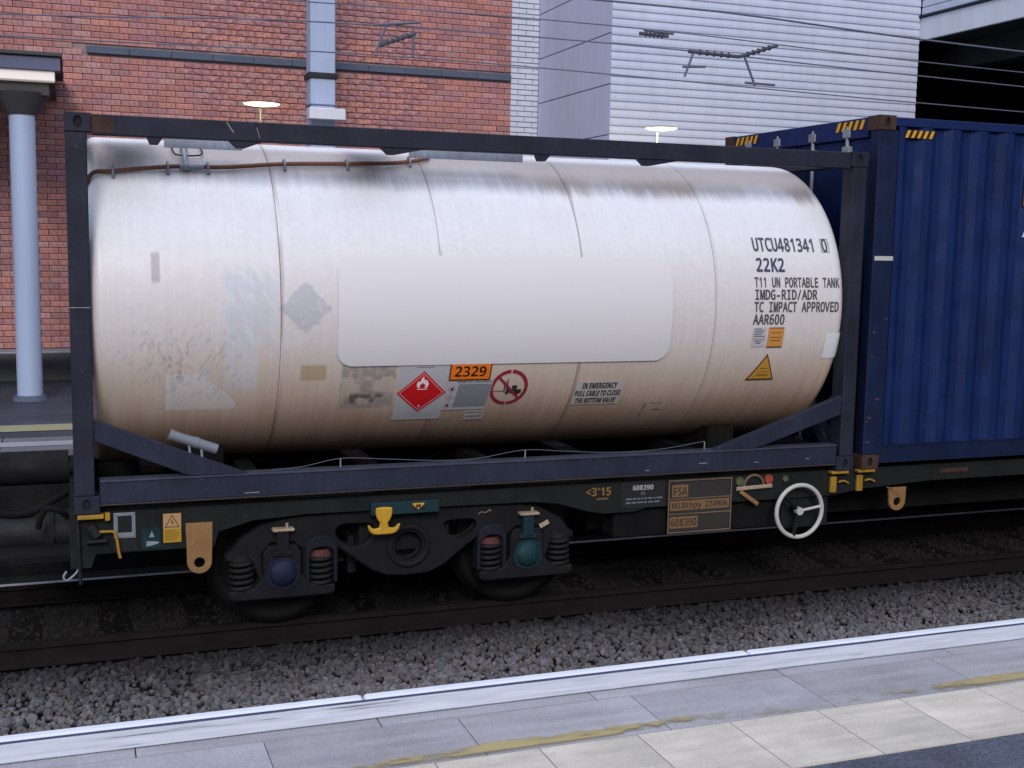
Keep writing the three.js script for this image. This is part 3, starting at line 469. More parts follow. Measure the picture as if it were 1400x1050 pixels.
patch('emergency_label', 3.64, 4.04, -0.785, -0.548, 0.004, canvasTex(768, 455, (g, w, h) => { g.fillStyle = 'rgba(200,194,190,0.92)'; g.fillRect(0, 0, w, h); g.fillStyle = '#2b262a'; g.textAlign = 'center'; g.font = fontB(140); [['IN EMERGENCY', 138, 560], ['PULL CABLE TO CLOSE', 282, 740], ['THE BOTTOM VALVE', 426, 660]].forEach(([s, y, m]) => { g.fillText(s, w / 2, y, m); g.strokeStyle = '#2b262a'; g.lineWidth = 9; g.strokeText(s, w / 2, y, m); }); }), 'pale label reading IN EMERGENCY PULL CABLE TO CLOSE THE BOTTOM VALVE', { alpha: true });
const letter = (name, s, x0, x1, s0, s1, col, extra) => patch(name, x0, x1, s0, s1, 0.003, canvasTex(1024, Math.round(1024 * (s1 - s0) / (x1 - x0)), (g, w, h) => { g.fillStyle = col; g.font = fontB(Math.round(h * 1.28), 'monospace', ''); g.textBaseline = 'alphabetic'; g.lineJoin = 'round'; const m = g.measureText(s).width; g.save(); g.scale(w * 0.98 / m, 1); g.fillText(s, 4, h * 0.95); g.lineWidth = h * 0.085; g.strokeStyle = col; g.strokeText(s, 4, h * 0.95); g.restore(); if (extra) extra(g, w, h); }), 'stencilled lettering ' + s, { alpha: true });
letter('lettering', 'UTCU481341 0', 5.105, 5.825, 0.485, 0.605, 'rgba(60,66,82,0.72)', (g, w, h) => { g.strokeStyle = 'rgba(60,66,82,0.8)'; g.lineWidth = 6; g.strokeRect(w - 106, 4, 100, h - 8); });
letter('lettering', '22K2', 5.11, 5.385, 0.318, 0.432, 'rgba(44,54,86,0.78)');
letter('lettering', 'T11 UN PORTABLE TANK', 5.086, 5.895, 0.195, 0.277, 'rgba(62,60,66,0.72)');
letter('lettering', 'IMDG-RID/ADR', 5.084, 5.68, 0.098, 0.180, 'rgba(62,60,66,0.72)');
letter('lettering', 'TC IMPACT APPROVED', 5.082, 5.89, 0.000, 0.084, 'rgba(62,60,66,0.72)');
letter('lettering', 'AAR600', 5.082, 5.378, -0.098, -0.014, 'rgba(62,60,66,0.72)');
patch('small_label', 5.095, 5.215, -0.277, -0.119, 0.004, canvasTex(128, 170, (g, w, h) => { g.fillStyle = '#b9b6ba'; g.fillRect(0, 0, w, h); g.fillStyle = '#4a4a55'; for (let i = 0; i < 5; i++) g.fillRect(10, 10 + i * 16, 70 + (i * 29) % 40, 7); g.fillRect(4, 100, 120, 5); g.fillRect(24, 116, 70, 8); g.fillRect(34, 134, 50, 8); }), 'small pale label of small print');
patch('orange_sticker', 5.236, 5.378, -0.286, -0.120, 0.004, canvasTex(128, 170, (g, w, h) => { g.fillStyle = '#c98b43'; g.fillRect(0, 0, w, h); g.fillStyle = '#5a3510'; g.fillRect(0, 0, w, 8); g.fillRect(0, h - 10, w, 10); g.fillStyle = '#8a5a22'; g.fillRect(20, 40, 90, 8); g.fillRect(14, 78, 100, 8); g.fillRect(24, 104, 80, 10); }), 'orange rectangular sticker');
patch('warning_triangle', 5.115, 5.385, -0.582, -0.338, 0.004, canvasTex(256, 232, (g, w, h) => { g.fillStyle = '#54391c'; g.beginPath(); g.moveTo(140, 0); g.lineTo(254, 230); g.lineTo(2, 230); g.fill(); g.fillStyle = '#c4903a'; g.beginPath(); g.moveTo(140, 22); g.lineTo(236, 216); g.lineTo(26, 216); g.fill(); g.fillStyle = '#8a6426'; g.fillRect(104, 120, 70, 10); g.fillRect(88, 150, 104, 8); g.fillRect(90, 176, 100, 16); }), 'yellow warning triangle', { alpha: true });
// blank white plate on the right end's shoulder
{ const g = new THREE.PlaneGeometry(1, 1, 8, 8), p = g.attributes.position; for (let i = 0; i < p.count; i++) { const u = p.getX(i) + 0.5, t = Math.max(0, -0.35 + 1.25 * u), x = u < 0.28 ? 5.76 + 0.1 * u / 0.28 : 5.86 + 0.133 * Math.sin(t), r = RT + 0.006 - 0.30 * (1 - Math.cos(t)), a = (-0.425 + 0.215 * (p.getY(i) + 0.5)) / RT; p.setXYZ(i, x + 0.004, YC + r * Math.sin(a), r * Math.cos(a)); } g.computeVertexNormals(); part('white_plate', strip(g), plain(0.72, 0.73, 0.76, 0.5), tank, 'blank white plate on the rounded tank end'); }
// brown pipe along the upper side with clips and a small valve
const onT = (x, s0, d = 0, s = PS(s0)) => [x, YC + (RT + d) * Math.sin(s / RT), (RT + d) * Math.cos(s / RT)];
part('steam_pipe', tube([[0.10, 0.86], [0.17, 0.985], [0.28, 1.03], [0.69, 1.107], [1.02, 1.12], [1.46, 1.19], [1.92, 1.23], [2.32, 1.275], [2.52, 1.345], [2.60, 1.42], [2.615, 1.50]].map(([x, s]) => { const p = onT(x, s, 0.028); if (x < 0.20) { const t = Math.asin(clamp((0.20 - x) / 0.13)), r = RT + 0.028 - 0.30 * (1 - Math.cos(t)); return [x, YC + r * Math.sin(s / RT), r * Math.cos(s / RT)]; } return p; }), 0.0155, 120, 10), M.hose, tank, 'rusty brown pipe along the upper tank side');
for (const [x, s] of [[0.30, 1.04], [0.66, 1.10], [0.93, 1.115], [1.47, 1.19], [1.93, 1.23], [2.42, 1.31]]) { const a = onT(x, s + 0.05, 0), b = onT(x, s - 0.05, 0); part('pipe_clip', [tube([a, onT(x, s + 0.025, 0.05), onT(x, s - 0.025, 0.05), b], 0.009, 12, 6), cyl(0.012, onT(x, s - 0.045, 0), onT(x, s - 0.045, 0.025), 8)], M.galv, tank); }
part('valve', [cyl(0.017, onT(0.785, 1.10, 0.03), onT(0.785, 1.33, 0.035), 10), cyl(0.026, onT(0.785, 1.34, 0.03), onT(0.785, 1.40, 0.03), 12), cyl(0.022, onT(0.74, 1.10, 0.03), onT(0.90, 1.11, 0.03), 10), cyl(0.03, onT(0.765, 1.105, 0.03), onT(0.805, 1.107, 0.03), 10)], M.galv, tank);
part('valve_bracket', tube([onT(0.715, 1.52, 0.01), onT(0.712, 1.30, 0.03), onT(0.73, 1.26, 0.03), onT(0.89, 1.265, 0.03), onT(0.908, 1.30, 0.03), onT(0.905, 1.54, 0.01)], 0.006, 40, 6), M.insul, tank);
// grey document tube above the left brace
part('document_tube', [cyl(0.036, [0.625, 1.475, 1.14], [0.775, 1.420, 1.14], 20), cyl(0.040, [0.768, 1.424, 1.14], [0.80, 1.411, 1.14], 20), cyl(0.036, [0.80, 1.411, 1.14], [0.925, 1.365, 1.14], 20), cyl(0.040, [0.615, 1.479, 1.14], [0.632, 1.473, 1.14], 20), cyl(0.01, [0.74, 1.44, 1.14], [0.745, 1.33, 1.17], 8), cyl(0.01, [0.82, 1.41, 1.14], [0.825, 1.30, 1.17], 8)], M.greyTube, tank, 'grey document tube');
// lashing wire over small posts on the bottom rail
for (const x of [1.78, 3.18, 4.70]) part('cable_post', cyl(0.006, [x, 1.2, 1.14], [x, 1.262, 1.14], 6), M.galv, tank);
part('emergency_cable', tube([[1.3, 1.203, 1.13], [1.5, 1.215, 1.14], [1.78, 1.262, 1.14], [2.1, 1.243, 1.14], [2.5, 1.214, 1.14], [2.8, 1.215, 1.14], [3.18, 1.262, 1.14], [3.5, 1.238, 1.14], [3.9, 1.212, 1.14], [4.3, 1.218, 1.14], [4.70, 1.265, 1.14]], 0.0026, 80, 5), M.cable, tank);
// pale chips and stickers on the slate frame
part('paint_chip', [[4.15, 1.066, 0.035, 0.007], [4.62, 1.10, 0.07, 0.006], [5.12, 1.085, 0.04, 0.006], [5.6, 1.092, 0.035, 0.006], [1.10, 1.062, 0.10, 0.006]].map(([x, y, w, h]) => bb(x, x + w, y, y + h, Z1 - 0.013, Z1 - 0.010)), M.galv, tank);
part('scratch', bar(1.005, 3.575 - 0.02, 1.05, 3.49, 0.006, Z1 - 0.0045, Z1 - 0.0025, 0.0005), M.tan, tank); part('scratch', bar(1.20, 3.53, 1.22, 3.46, 0.004, Z1 - 0.0045, Z1 - 0.0025, 0.0005), M.tan, tank); part('scratch', bb(0.006, 0.132, 2.335, 2.340, Z1 - 0.0045, Z1 - 0.0025), M.galv, tank);
part('rust_patch', bb(0.165, 0.30, 3.452, 3.552, Z1 - 0.0045, Z1 - 0.0025), M.rust, tank);

// ---------------------------------------------------------------- blue container
{
  const X0 = L + 0.087, X1 = X0 + 12.192, Y1 = DY + 2.896, t = thing('blue_container', [X0 + 6.096, DY, 0], 'blue corrugated freight container behind the tank container', 'freight container');
  for (const s of [1, -1]) {
    for (const [x, up] of [[X0, true], [X0, false], [X1 - 0.162, true], [X1 - 0.162, false]]) { const y = up ? Y1 : DY, c = part('corner_casting', casting(x, y, Z1, s, up), M.rust, t, 'rusty corner casting'), yc = (up ? y - 0.118 : y) + 0.059; part('hole_shade_plate', bb(x + 0.045, x + 0.117, yc - 0.044, yc + 0.044, s > 0 ? Z1 - 0.0295 : -Z1 + 0.016, s > 0 ? Z1 - 0.016 : -Z1 + 0.0295), M.hole, c); }  // black plates again stand for the shade within the casting openings
    const zz = (a, b) => s > 0 ? [Z1 - b, Z1 - a] : [-Z1 + a, -Z1 + b];
    part('corner_post', bb(X0 + 0.004, X0 + 0.20, DY + 0.119, Y1 - 0.119, ...zz(0.006, 0.12), 0.01), M.blueD, t); part('corner_post', bb(X1 - 0.20, X1 - 0.004, DY + 0.119, Y1 - 0.119, ...zz(0.006, 0.12), 0.01), M.blueD, t);
    part('top_rail', bb(X0 + 0.163, X1 - 0.163, Y1 - 0.085, Y1 - 0.012, ...zz(0.006, 0.07), 0.008), M.blue, t);
    part('bottom_rail', [bb(X0 + 0.163, X1 - 0.163, 1.038, 1.168, ...zz(0.012, 0.05)), bb(X0 + 0.163, X1 - 0.163, 1.169, 1.179, ...zz(0.004, 0.08), 0.003), bb(X0 + 0.163, X1 - 0.163, 1.026, 1.037, ...zz(0.004, 0.11), 0.003)], M.blueD, t);
    // trapezoidal corrugation
    const pr = []; const N = Math.floor((X1 - X0 - 0.42) / 0.278); const xs = X0 + 0.202;
    pr.push([xs, -0.008]); for (let i = 0; i < N; i++) { const a = xs + 0.02 + i * 0.278; pr.push([a + 0.03, -0.008], [a + 0.098, -0.044], [a + 0.168, -0.044], [a + 0.236, -0.008]); } pr.push([X1 - 0.202, -0.008]);
    const out = [...pr, ...pr.slice().reverse().map(([x, z]) => [x, z - 0.004])];
    const g = ext(out, 1.18, Y1 - 0.086).rotateX(Math.PI / 2); // y of the profile becomes z, depth becomes -y
    g.computeBoundingBox(); g.translate(0, Y1 - 0.086 - g.boundingBox.max.y, 0); if (s > 0) g.translate(0, 0, Z1 - g.boundingBox.max.z - 0.008); else g.scale(1, 1, 1).translate(0, 0, -Z1 - g.boundingBox.min.z + 0.012);
    part('side_panel', uvBox(g), M.blue, t);
  }
  part('roof', bb(X0 + 0.1, X1 - 0.1, Y1 - 0.05, Y1 - 0.02, -1.14, 1.14), M.blue, t);
  for (let i = 0; i < 40; i++) part('roof_rib', bb(X0 + 0.35 + i * 0.29, X0 + 0.46 + i * 0.29, Y1 - 0.019, Y1 - 0.004, -1.1, 1.145, 0.006), M.blue, t);
  part('floor', bb(X0 + 0.1, X1 - 0.1, 1.05, 1.15, -1.14, 1.14), M.blueD, t);
  part('door_header', bb(X0 + 0.006, X0 + 0.07, Y1 - 0.17, Y1 - 0.006, -1.056, 1.056, 0.008), M.blue, t); part('door_sill', bb(X0 + 0.01, X0 + 0.07, 0.99, 1.12, -1.056, 1.056, 0.008), M.blueD, t);
  for (const s of [1, -1]) {
    const d = part('door', bb(X0 + 0.035, X0 + 0.065, 1.125, Y1 - 0.175, s > 0 ? 0.006 : -1.09, s > 0 ? 1.09 : -0.006, 0.006), M.blue, t);
    for (const k of [0.28, 0.78]) { part('locking_bar', cyl(0.017, [X0 + 0.015, 1.03, s * k], [X0 + 0.015, Y1 - 0.06, s * k], 12), M.galv, d); part('bar_keeper', [Y1 - 0.12, Y1 - 0.26, 2.4, 1.5, 1.08].map((y) => bb(X0 - 0.006, X0 + 0.034, y - 0.035, y + 0.035, s * k - 0.05, s * k + 0.05, 0.006)), M.galv, d); }
  }
  part('end_wall', bb(X1 - 0.06, X1 - 0.02, 1.1, Y1 - 0.1, -1.1, 1.1), M.blue, t);
  // yellow and black height markings
  const hz = (dir) => canvasTex(256, 64, (g, w, h) => { g.fillStyle = '#15151c'; g.fillRect(0, 0, w, h); g.fillStyle = '#d79a1c'; for (let i = -1; i < 6; i++) { g.beginPath(); g.moveTo(i * 52 + (dir > 0 ? 0 : 24), h); g.lineTo(i * 52 + 26 + (dir > 0 ? 0 : 24), h); g.lineTo(i * 52 + 26 + (dir > 0 ? 24 : 0), 0); g.lineTo(i * 52 + (dir > 0 ? 24 : 0), 0); g.fill(); } });
  const hmat = new THREE.MeshStandardMaterial({ map: hz(1), roughness: 0.6 });
  part('height_marking', new THREE.PlaneGeometry(0.29, 0.06).translate(X0 + 0.40, 3.735, Z1 - 0.003), hmat, t);
  for (const z of [0.82, -0.82]) part('height_marking', new THREE.PlaneGeometry(0.40, 0.075).rotateY(-Math.PI / 2).translate(X0 + 0.003, Y1 - 0.06, z), hmat, t);
  part('pale_label', bb(X0 + 0.02, X0 + 0.20, 2.71, 2.745, Z1 - 0.0055, Z1 - 0.003), M.wheelW, t);
  const r = rng(66); part('paint_chip', [...Array(9)].map(() => { const y = 1.2 + r() * 1.2, x = X0 + 0.02 + r() * 0.14; return bb(x, x + 0.008 + r() * 0.03, y, y + 0.004 + r() * 0.008, Z1 - 0.0055, Z1 - 0.004 - r() * 0.0005); }), M.chip, t, null, 'stuff');
  // the emblem that begins at the edge of the picture: an orange frame with white lettering under it
  part('orange_emblem', [bb(7.66, 8.5, 3.43, 3.50, Z1 - 0.012, Z1 - 0.006), bb(7.66, 8.5, 3.19, 3.26, Z1 - 0.012, Z1 - 0.006), bb(7.66, 7.70, 3.261, 3.429, Z1 - 0.012, Z1 - 0.006)], M.yellow, t);
  part('white_lettering', ext([[7.665, 2.925], [7.70, 2.925], [7.715, 2.955], [7.765, 2.955], [7.775, 2.925], [7.81, 2.925], [7.76, 3.03], [7.72, 3.03]], Z1 - 0.012, Z1 - 0.006), M.clad, t);
}

// ---------------------------------------------------------------- wagon
const wagon = thing('flat_wagon', [9.7, 0, 0], 'dark container wagon with bogies carrying the tank and blue container', 'rail wagon', 'container wagons');
{
  const t = wagon, C = 9.7, E = 1.15;
  const low = [[-0.03, 0.60], [0.10, 0.60], [0.13, 0.69], [0.90, 0.69], [0.93, 0.79], [1.16, 0.853], [1.54, 0.876], [3.25, 0.862], [3.46, 0.835], [3.70, 0.76], [3.84, 0.735], [4.10, 0.735], [4.20, 0.76], [5.9, 0.76], [6.2, 0.80], [6.9, 0.836]];
  const full = [[-0.03, 0.972], ...low, ...low.slice().reverse().map(([x, y]) => [2 * C - x, y]), [2 * C + 0.03, 0.972]];
  for (const s of [1, -1]) part('sole_bar', [ext(full, s > 0 ? E - 0.02 : -E, s > 0 ? E : -E + 0.02, [], 0.003), bb(-0.02, 2 * C + 0.02, 0.955, 0.974, s > 0 ? E - 0.12 : -E + 0.021, s > 0 ? E - 0.021 : -E + 0.12)], M.sole, t);
  part('centre_sill', [bb(0.1, 2 * C - 0.1, 0.52, 0.93, -0.30, 0.30), bb(3.9, 2 * C - 3.9, 0.50, 0.75, -0.7, 0.7)], M.under, t);
  part('headstock', [bb(-0.03, 0.08, 0.58, 0.97, -1.128, 1.128, 0.01), bb(2 * C - 0.08, 2 * C + 0.03, 0.58, 0.97, -1.128, 1.128, 0.01)], M.under, t);
  for (const x of [0.6, 2.3, 4.2, 6.1, 8.4, 11, 13.3, 15.2, 17.1, 18.8]) part('cross_beam', bb(x - 0.09, x + 0.09, 0.88, 0.955, -1.125, 1.125), M.under, t);
  part('brake_cylinder', cyl(0.16, [4.55, 0.62, 0.55], [5.25, 0.62, 0.55], 24), M.under, t); part('air_reservoir', cyl(0.11, [6.4, 0.66, 0.6], [7.6, 0.66, 0.6], 20), M.under, t);
  part('equipment_box', bb(3.95, 5.65, 0.515, 0.735, 0.86, 1.09, 0.02), M.under, t);
  // number plate: three rows in a pale brown frame
  const tx = (w, h, f) => new THREE.MeshStandardMaterial({ map: canvasTex(w, h, f), roughness: 0.75 });
  const pl = part('data_panel', bb(4.385, 4.945, 0.548, 0.964, E + 0.002, E + 0.012, 0.003), M.sole, t, 'brown framed data panel with three rows of lettering');
  part('panel_lettering', new THREE.PlaneGeometry(0.53, 0.39).translate(4.665, 0.756, E + 0.0145), tx(1024, 760, (g, w, h) => { g.fillStyle = '#2a2825'; g.fillRect(0, 0, w, h); g.fillStyle = '#775a3c'; g.fillRect(30, 40, 270, 190); g.fillRect(0, 290, w, 150); g.fillRect(0, 540, 480, 180); g.fillStyle = '#2e241b'; const T = (s, x, y, p, m) => { g.font = fontB(p); g.fillText(s, x, y, m); }; T('FSA', 42, 206, 180, 246); T('MLBthpy  27490k', 20, 412, 130, 984); T('608390', 16, 692, 170, 450); }), pl);
  part('panel_frame', [bb(4.38, 4.95, 0.958, 0.970, E + 0.013, E + 0.019, 0.002), bb(4.38, 4.95, 0.542, 0.554, E + 0.013, E + 0.019, 0.002), bb(4.38, 4.95, 0.812, 0.822, E + 0.0155, E + 0.020, 0.002), bb(4.38, 4.95, 0.690, 0.700, E + 0.0155, E + 0.020, 0.002), bb(4.38, 4.392, 0.555, 0.957, E + 0.013, E + 0.018, 0.002), bb(4.938, 4.95, 0.555, 0.957, E + 0.013, E + 0.018, 0.002)], M.ochreD ?? (M.ochreD = paint(0.15, 0.095, 0.06, 0.7)), pl);
  part('number_plate', new THREE.PlaneGeometry(0.38, 0.20).translate(4.165, 0.868, E + 0.004), tx(512, 270, (g, w, h) => { g.fillStyle = '#17191b'; g.fillRect(0, 0, w, h); g.fillStyle = '#a9aaac'; g.textAlign = 'center'; g.font = fontB(74); g.fillText('608390', w / 2, 84, 360); g.fillStyle = '#6a7078'; g.font = fontB(46); g.fillText('05', w / 2, 138); g.font = fontB(34); const r = rng(4); for (let j = 0; j < 2; j++) for (let x = 60; x < 450;) { const l = 20 + r() * 50; g.fillRect(x, 168 + j * 40, l, 16); x += l + 14; } }), t, 'small black plate with white numbers');
  part('route_lettering', new THREE.PlaneGeometry(0.30, 0.16).translate(3.82, 0.895, E + 0.004), new THREE.MeshStandardMaterial({ map: canvasTex(512, 270, (g) => { g.fillStyle = '#87622f'; g.font = fontB(150); g.fillText("<3'15", 12, 160, 490); g.fillStyle = '#6b4a28'; g.fillRect(170, 190, 170, 26); }), transparent: true, roughness: 0.7 }), t, "ochre lettering <3'15");
  // hand wheel
  const wx = 5.535, wy = 0.674, wz = E + 0.10, hw = part('hand_wheel', [strip(new THREE.TorusGeometry(0.214, 0.018, 12, 56).translate(wx, wy, wz)), cyl(0.012, [wx + 0.02, wy - 0.0, wz - 0.01], [wx + 0.205, wy + 0.03, wz], 10), cyl(0.032, [wx, wy, wz - 0.03], [wx, wy, wz + 0.016], 14)], M.wheelW, t, 'white hand brake wheel');
  part('spoke', [cyl(0.018, [wx, wy, wz - 0.01], [wx - 0.05, wy - 0.205, wz], 10), cyl(0.014, [wx, wy, wz - 0.01], [wx - 0.155, wy + 0.145, wz], 10)], M.bogie, hw);
  part('wheel_shaft', cyl(0.02, [wx, wy, E - 0.1], [wx, wy, wz - 0.03], 12), M.under, hw);
  part('wheel_bracket', bb(5.45, 5.9, 0.50, 0.76, E - 0.06, E - 0.03, 0.01), M.sole, t);
  // changeover lever and coloured discs
  part('lever', bar(4.985, 0.872, 5.315, 0.882, 0.032, E + 0.02, E + 0.035), M.tan, t); part('lever', bar(5.02, 0.85, 5.19, 0.735, 0.034, E + 0.02, E + 0.034), M.ochre, t); part('lever_arc', strip(new THREE.TorusGeometry(0.09, 0.012, 8, 20, Math.PI).translate(5.15, 0.885, E + 0.015)), M.ochreD, t);
  part('indicator_disc', cyl(0.035, [5.02, 0.93, E], [5.02, 0.93, E + 0.02], 18), M.greenp, t); part('indicator_disc', cyl(0.038, [5.29, 0.935, E], [5.29, 0.935, E + 0.02], 18), M.redp, t); part('indicator_disc', cyl(0.026, [5.45, 0.93, E], [5.45, 0.93, E + 0.015], 14), M.greenp, t);
  // towing eyes
  const eye = (x0, x1, y1, y0, hx) => { const s = new THREE.Shape(), r = (x1 - x0) / 2 * 0.92, cx = hx; s.moveTo(x0, y1); s.lineTo(x0 + 0.005, y0 + r + 0.12); s.absarc(cx, y0 + r, r, Math.PI, 2 * Math.PI); s.lineTo(x1, y1); s.closePath(); return ext(s, E + 0.003, E + 0.028, [circlePath(cx, y0 + r - 0.006, 0.036)], 0.004, 16); };
  part('towing_eye', eye(0.708, 0.888, 0.868, 0.513, 0.798), M.ochre, t, 'ochre towing eye near the wagon end'); part('towing_eye', eye(6.46, 6.64, 0.80, 0.60, 6.555), M.ochre, t, 'ochre towing eye under the blue container');
  // twistlock flaps, cranks
  part('twistlock', [bb(0.02, 0.185, 0.944, 0.974, E + 0.004, E + 0.07, 0.006), bb(0.19, 0.225, 0.925, 0.979, E + 0.01, E + 0.06, 0.008)], M.yellow, t); part('twistlock_pawl', [cyl(0.035, [0.09, 0.90, E + 0.03], [0.14, 0.82, E + 0.03], 10), bb(0.07, 0.20, 0.78, 0.80, E + 0.005, E + 0.06, 0.005), cyl(0.012, [0.02, 0.94, E + 0.03], [0.03, 0.50, E + 0.02], 8)], M.galvD ?? (M.galvD = paint(0.022, 0.023, 0.026, 0.7, 0.2)), t);
  part('crank_handle', tube([[0.12, 0.848, E + 0.03], [0.20, 0.85, E + 0.04], [0.245, 0.845, E + 0.04], [0.26, 0.81, E + 0.04], [0.275, 0.70, E + 0.04], [0.283, 0.665, E + 0.04]], 0.010, 40, 8), M.yellow, t);
  for (const x of [5.86, 6.12]) { part('twistlock', bb(x, x + 0.17, 0.952, 0.975, E + 0.004, E + 0.06, 0.005), M.yellow, t); part('twistlock_pawl', bb(x + 0.015, x + 0.075, 0.79, 0.925, E + 0.004, E + 0.03, 0.006), M.yellow, t); part('crank_handle', tube([[x + 0.09, 0.878, E + 0.03], [x + 0.14, 0.885, E + 0.03], [x + 0.19, 0.865, E + 0.03]], 0.009, 12, 6), M.yellow, t); }
  part('rust_patch', bb(7.0, 7.3, 0.90, 0.935, E + 0.0005, E + 0.002), M.rust, t);
  // signs at the left end
  part('card_holder', [bb(0.245, 0.385, 0.79, 0.965, E + 0.002, E + 0.010, 0.003), ext([[0.262, 0.802], [0.372, 0.802], [0.372, 0.955], [0.262, 0.955]], E + 0.0105, E + 0.016, [[[0.272, 0.83], [0.272, 0.945], [0.362, 0.945], [0.362, 0.83]]], 0.001)], M.galv, t, 'white framed card holder'); part('card', bb(0.273, 0.361, 0.831, 0.944, E + 0.0105, E + 0.012), M.sole, t);
  part('label_plate', bb(0.245, 0.395, 0.70, 0.782, E + 0.002, E + 0.008, 0.002), M.galvD, t);
  part('warning_sign', new THREE.PlaneGeometry(0.118, 0.20).translate(0.622, 0.84, E + 0.005), tx(200, 340, (g, w, h) => { g.fillStyle = '#b08a5c'; g.fillRect(0, 0, w, 180); g.fillStyle = '#a8831d'; g.fillRect(0, 180, w, h - 180); g.strokeStyle = '#2a1d10'; g.lineWidth = 9; g.beginPath(); g.moveTo(100, 24); g.lineTo(178, 160); g.lineTo(22, 160); g.closePath(); g.stroke(); g.fillStyle = '#2a1d10'; g.beginPath(); g.moveTo(106, 60); g.lineTo(84, 112); g.lineTo(102, 108); g.lineTo(94, 148); g.lineTo(120, 96); g.lineTo(102, 100); g.fill(); g.fillStyle = '#6d5312'; for (let i = 0; i < 6; i++) g.fillRect(20, 200 + i * 21, 120 + (i * 37) % 44, 8); }), t, 'yellow electrical warning sign');
  part('painted_mark', bb(0.425, 0.545, 0.71, 0.85, E + 0.002, E + 0.005), M.teal, t); part('painted_mark', [ext([[0.47, 0.785], [0.505, 0.785], [0.488, 0.83]], E + 0.0055, E + 0.008), ext([[0.452, 0.725], [0.475, 0.725], [0.53, 0.74], [0.535, 0.75], [0.455, 0.76]], E + 0.0055, E + 0.008)], M.galv, t);
  // teal beam with a yellow label and the yellow hook
  const tb = part('lift_beam', bb(1.985, 2.497, 0.846, 0.938, E + 0.002, E + 0.06, 0.008), M.teal, t, 'teal beam on the sole bar');
  part('beam_label', new THREE.PlaneGeometry(0.085, 0.05).translate(2.335, 0.898, E + 0.0625), tx(170, 100, (g, w, h) => { g.fillStyle = '#171712'; g.fillRect(0, 0, w, h); g.fillStyle = '#d0981c'; g.fillRect(0, 0, w, 22); g.beginPath(); g.moveTo(0, 22); g.lineTo(40, 22); g.lineTo(60, 70); g.fill(); g.beginPath(); g.moveTo(w, 22); g.lineTo(130, 22); g.lineTo(110, 70); g.fill(); g.beginPath(); g.moveTo(85, 40); g.lineTo(100, 90); g.lineTo(70, 90); g.fill(); }), tb);
  const hx = 2.075, hk = new THREE.Shape(); hk.moveTo(hx - 0.058, 0.905); hk.quadraticCurveTo(hx - 0.07, 0.845, hx - 0.028, 0.80); hk.lineTo(hx - 0.034, 0.765); hk.quadraticCurveTo(hx - 0.085, 0.745, hx - 0.10, 0.782); hk.lineTo(hx - 0.118, 0.785); hk.quadraticCurveTo(hx - 0.11, 0.718, hx - 0.05, 0.714); hk.lineTo(hx + 0.05, 0.714); hk.quadraticCurveTo(hx + 0.11, 0.718, hx + 0.118, 0.785); hk.lineTo(hx + 0.10, 0.782); hk.quadraticCurveTo(hx + 0.085, 0.745, hx + 0.034, 0.765); hk.lineTo(hx + 0.028, 0.80); hk.quadraticCurveTo(hx + 0.07, 0.845, hx + 0.058, 0.905); hk.quadraticCurveTo(hx, 0.918, hx - 0.058, 0.905);
  part('lifting_hook', ext(hk, E + 0.064, E + 0.094, [], 0.008), M.hookY, t, 'yellow double hook');

  // bogie: side frame is the part, everything else hangs on it
  const B = 2.293;
  const sf = (s) => {
    const sh = new THREE.Shape(), q = (u, y) => [B + u, y];
    const half = [[0, 0.862], [0.62, 0.858], [0.86, 0.845], [1.05, 0.80], [1.20, 0.715], [1.275, 0.625], [1.312, 0.60], [1.312, 0.555], [1.13, 0.548], [1.115, 0.50], [1.06, 0.36], [1.06, 0.60], [1.0, 0.668], [0.84, 0.668], [0.775, 0.61], [0.775, 0.36], [0.73, 0.345], [0.715, 0.58], [0.66, 0.64], [0.56, 0.628], [0.44, 0.545], [0.27, 0.415], [0.16, 0.368], [0, 0.358]];
    const pts = [...half.map(([u, y]) => q(u, y)), ...half.slice(1, -1).reverse().map(([u, y]) => q(-u, y))];
    const win = (m) => { const p = new THREE.Path(); p.moveTo(B + m * 0.26, 0.70); p.quadraticCurveTo(B + m * 0.235, 0.755, B + m * 0.31, 0.768); p.lineTo(B + m * 0.46, 0.772); p.quadraticCurveTo(B + m * 0.56, 0.76, B + m * 0.53, 0.69); p.quadraticCurveTo(B + m * 0.49, 0.62, B + m * 0.40, 0.60); p.quadraticCurveTo(B + m * 0.30, 0.60, B + m * 0.26, 0.70); return p; };
    const z0 = s > 0 ? 1.0 : -1.1, z1 = s > 0 ? 1.1 : -1.0;
    return [ext(pts, z0, z1, [circlePath(B, 0.585, 0.118), win(1), win(-1)], 0.012), strip(new THREE.TorusGeometry(0.142, 0.024, 12, 40).translate(B, 0.585, s * 1.1))];
  };
  const bogie = part('bogie', [sf(1), sf(-1), bb(B - 0.35, B + 0.35, 0.52, 0.80, -1.0, 1.0, 0.02)], M.bogie, t);
  for (const s of [1, -1]) for (const m of [1, -1]) {
    const ax = B + m * 0.923, Z = (a, b) => s > 0 ? [a, b] : [-b, -a];
    part('wheel', [strip(new THREE.LatheGeometry([[0.03, -0.06], [0.17, -0.06], [0.19, -0.02], [0.36, -0.015], [0.39, -0.06], [0.462, -0.065], [0.465, 0.05], [0.49, 0.055], [0.49, 0.075], [0.39, 0.07], [0.36, 0.03], [0.19, 0.035], [0.03, 0.04]].map(([r, h]) => new THREE.Vector2(r, h)), 48).rotateX(-Math.PI / 2 * s).translate(ax, 0.466, s * 0.755))], M.tread, bogie);
    if (s > 0) part('axle', cyl(0.085, [ax, 0.466, -0.7], [ax, 0.466, 0.7], 18), M.under, bogie);
    const e = -1; // wing plates and centre block of the axle box
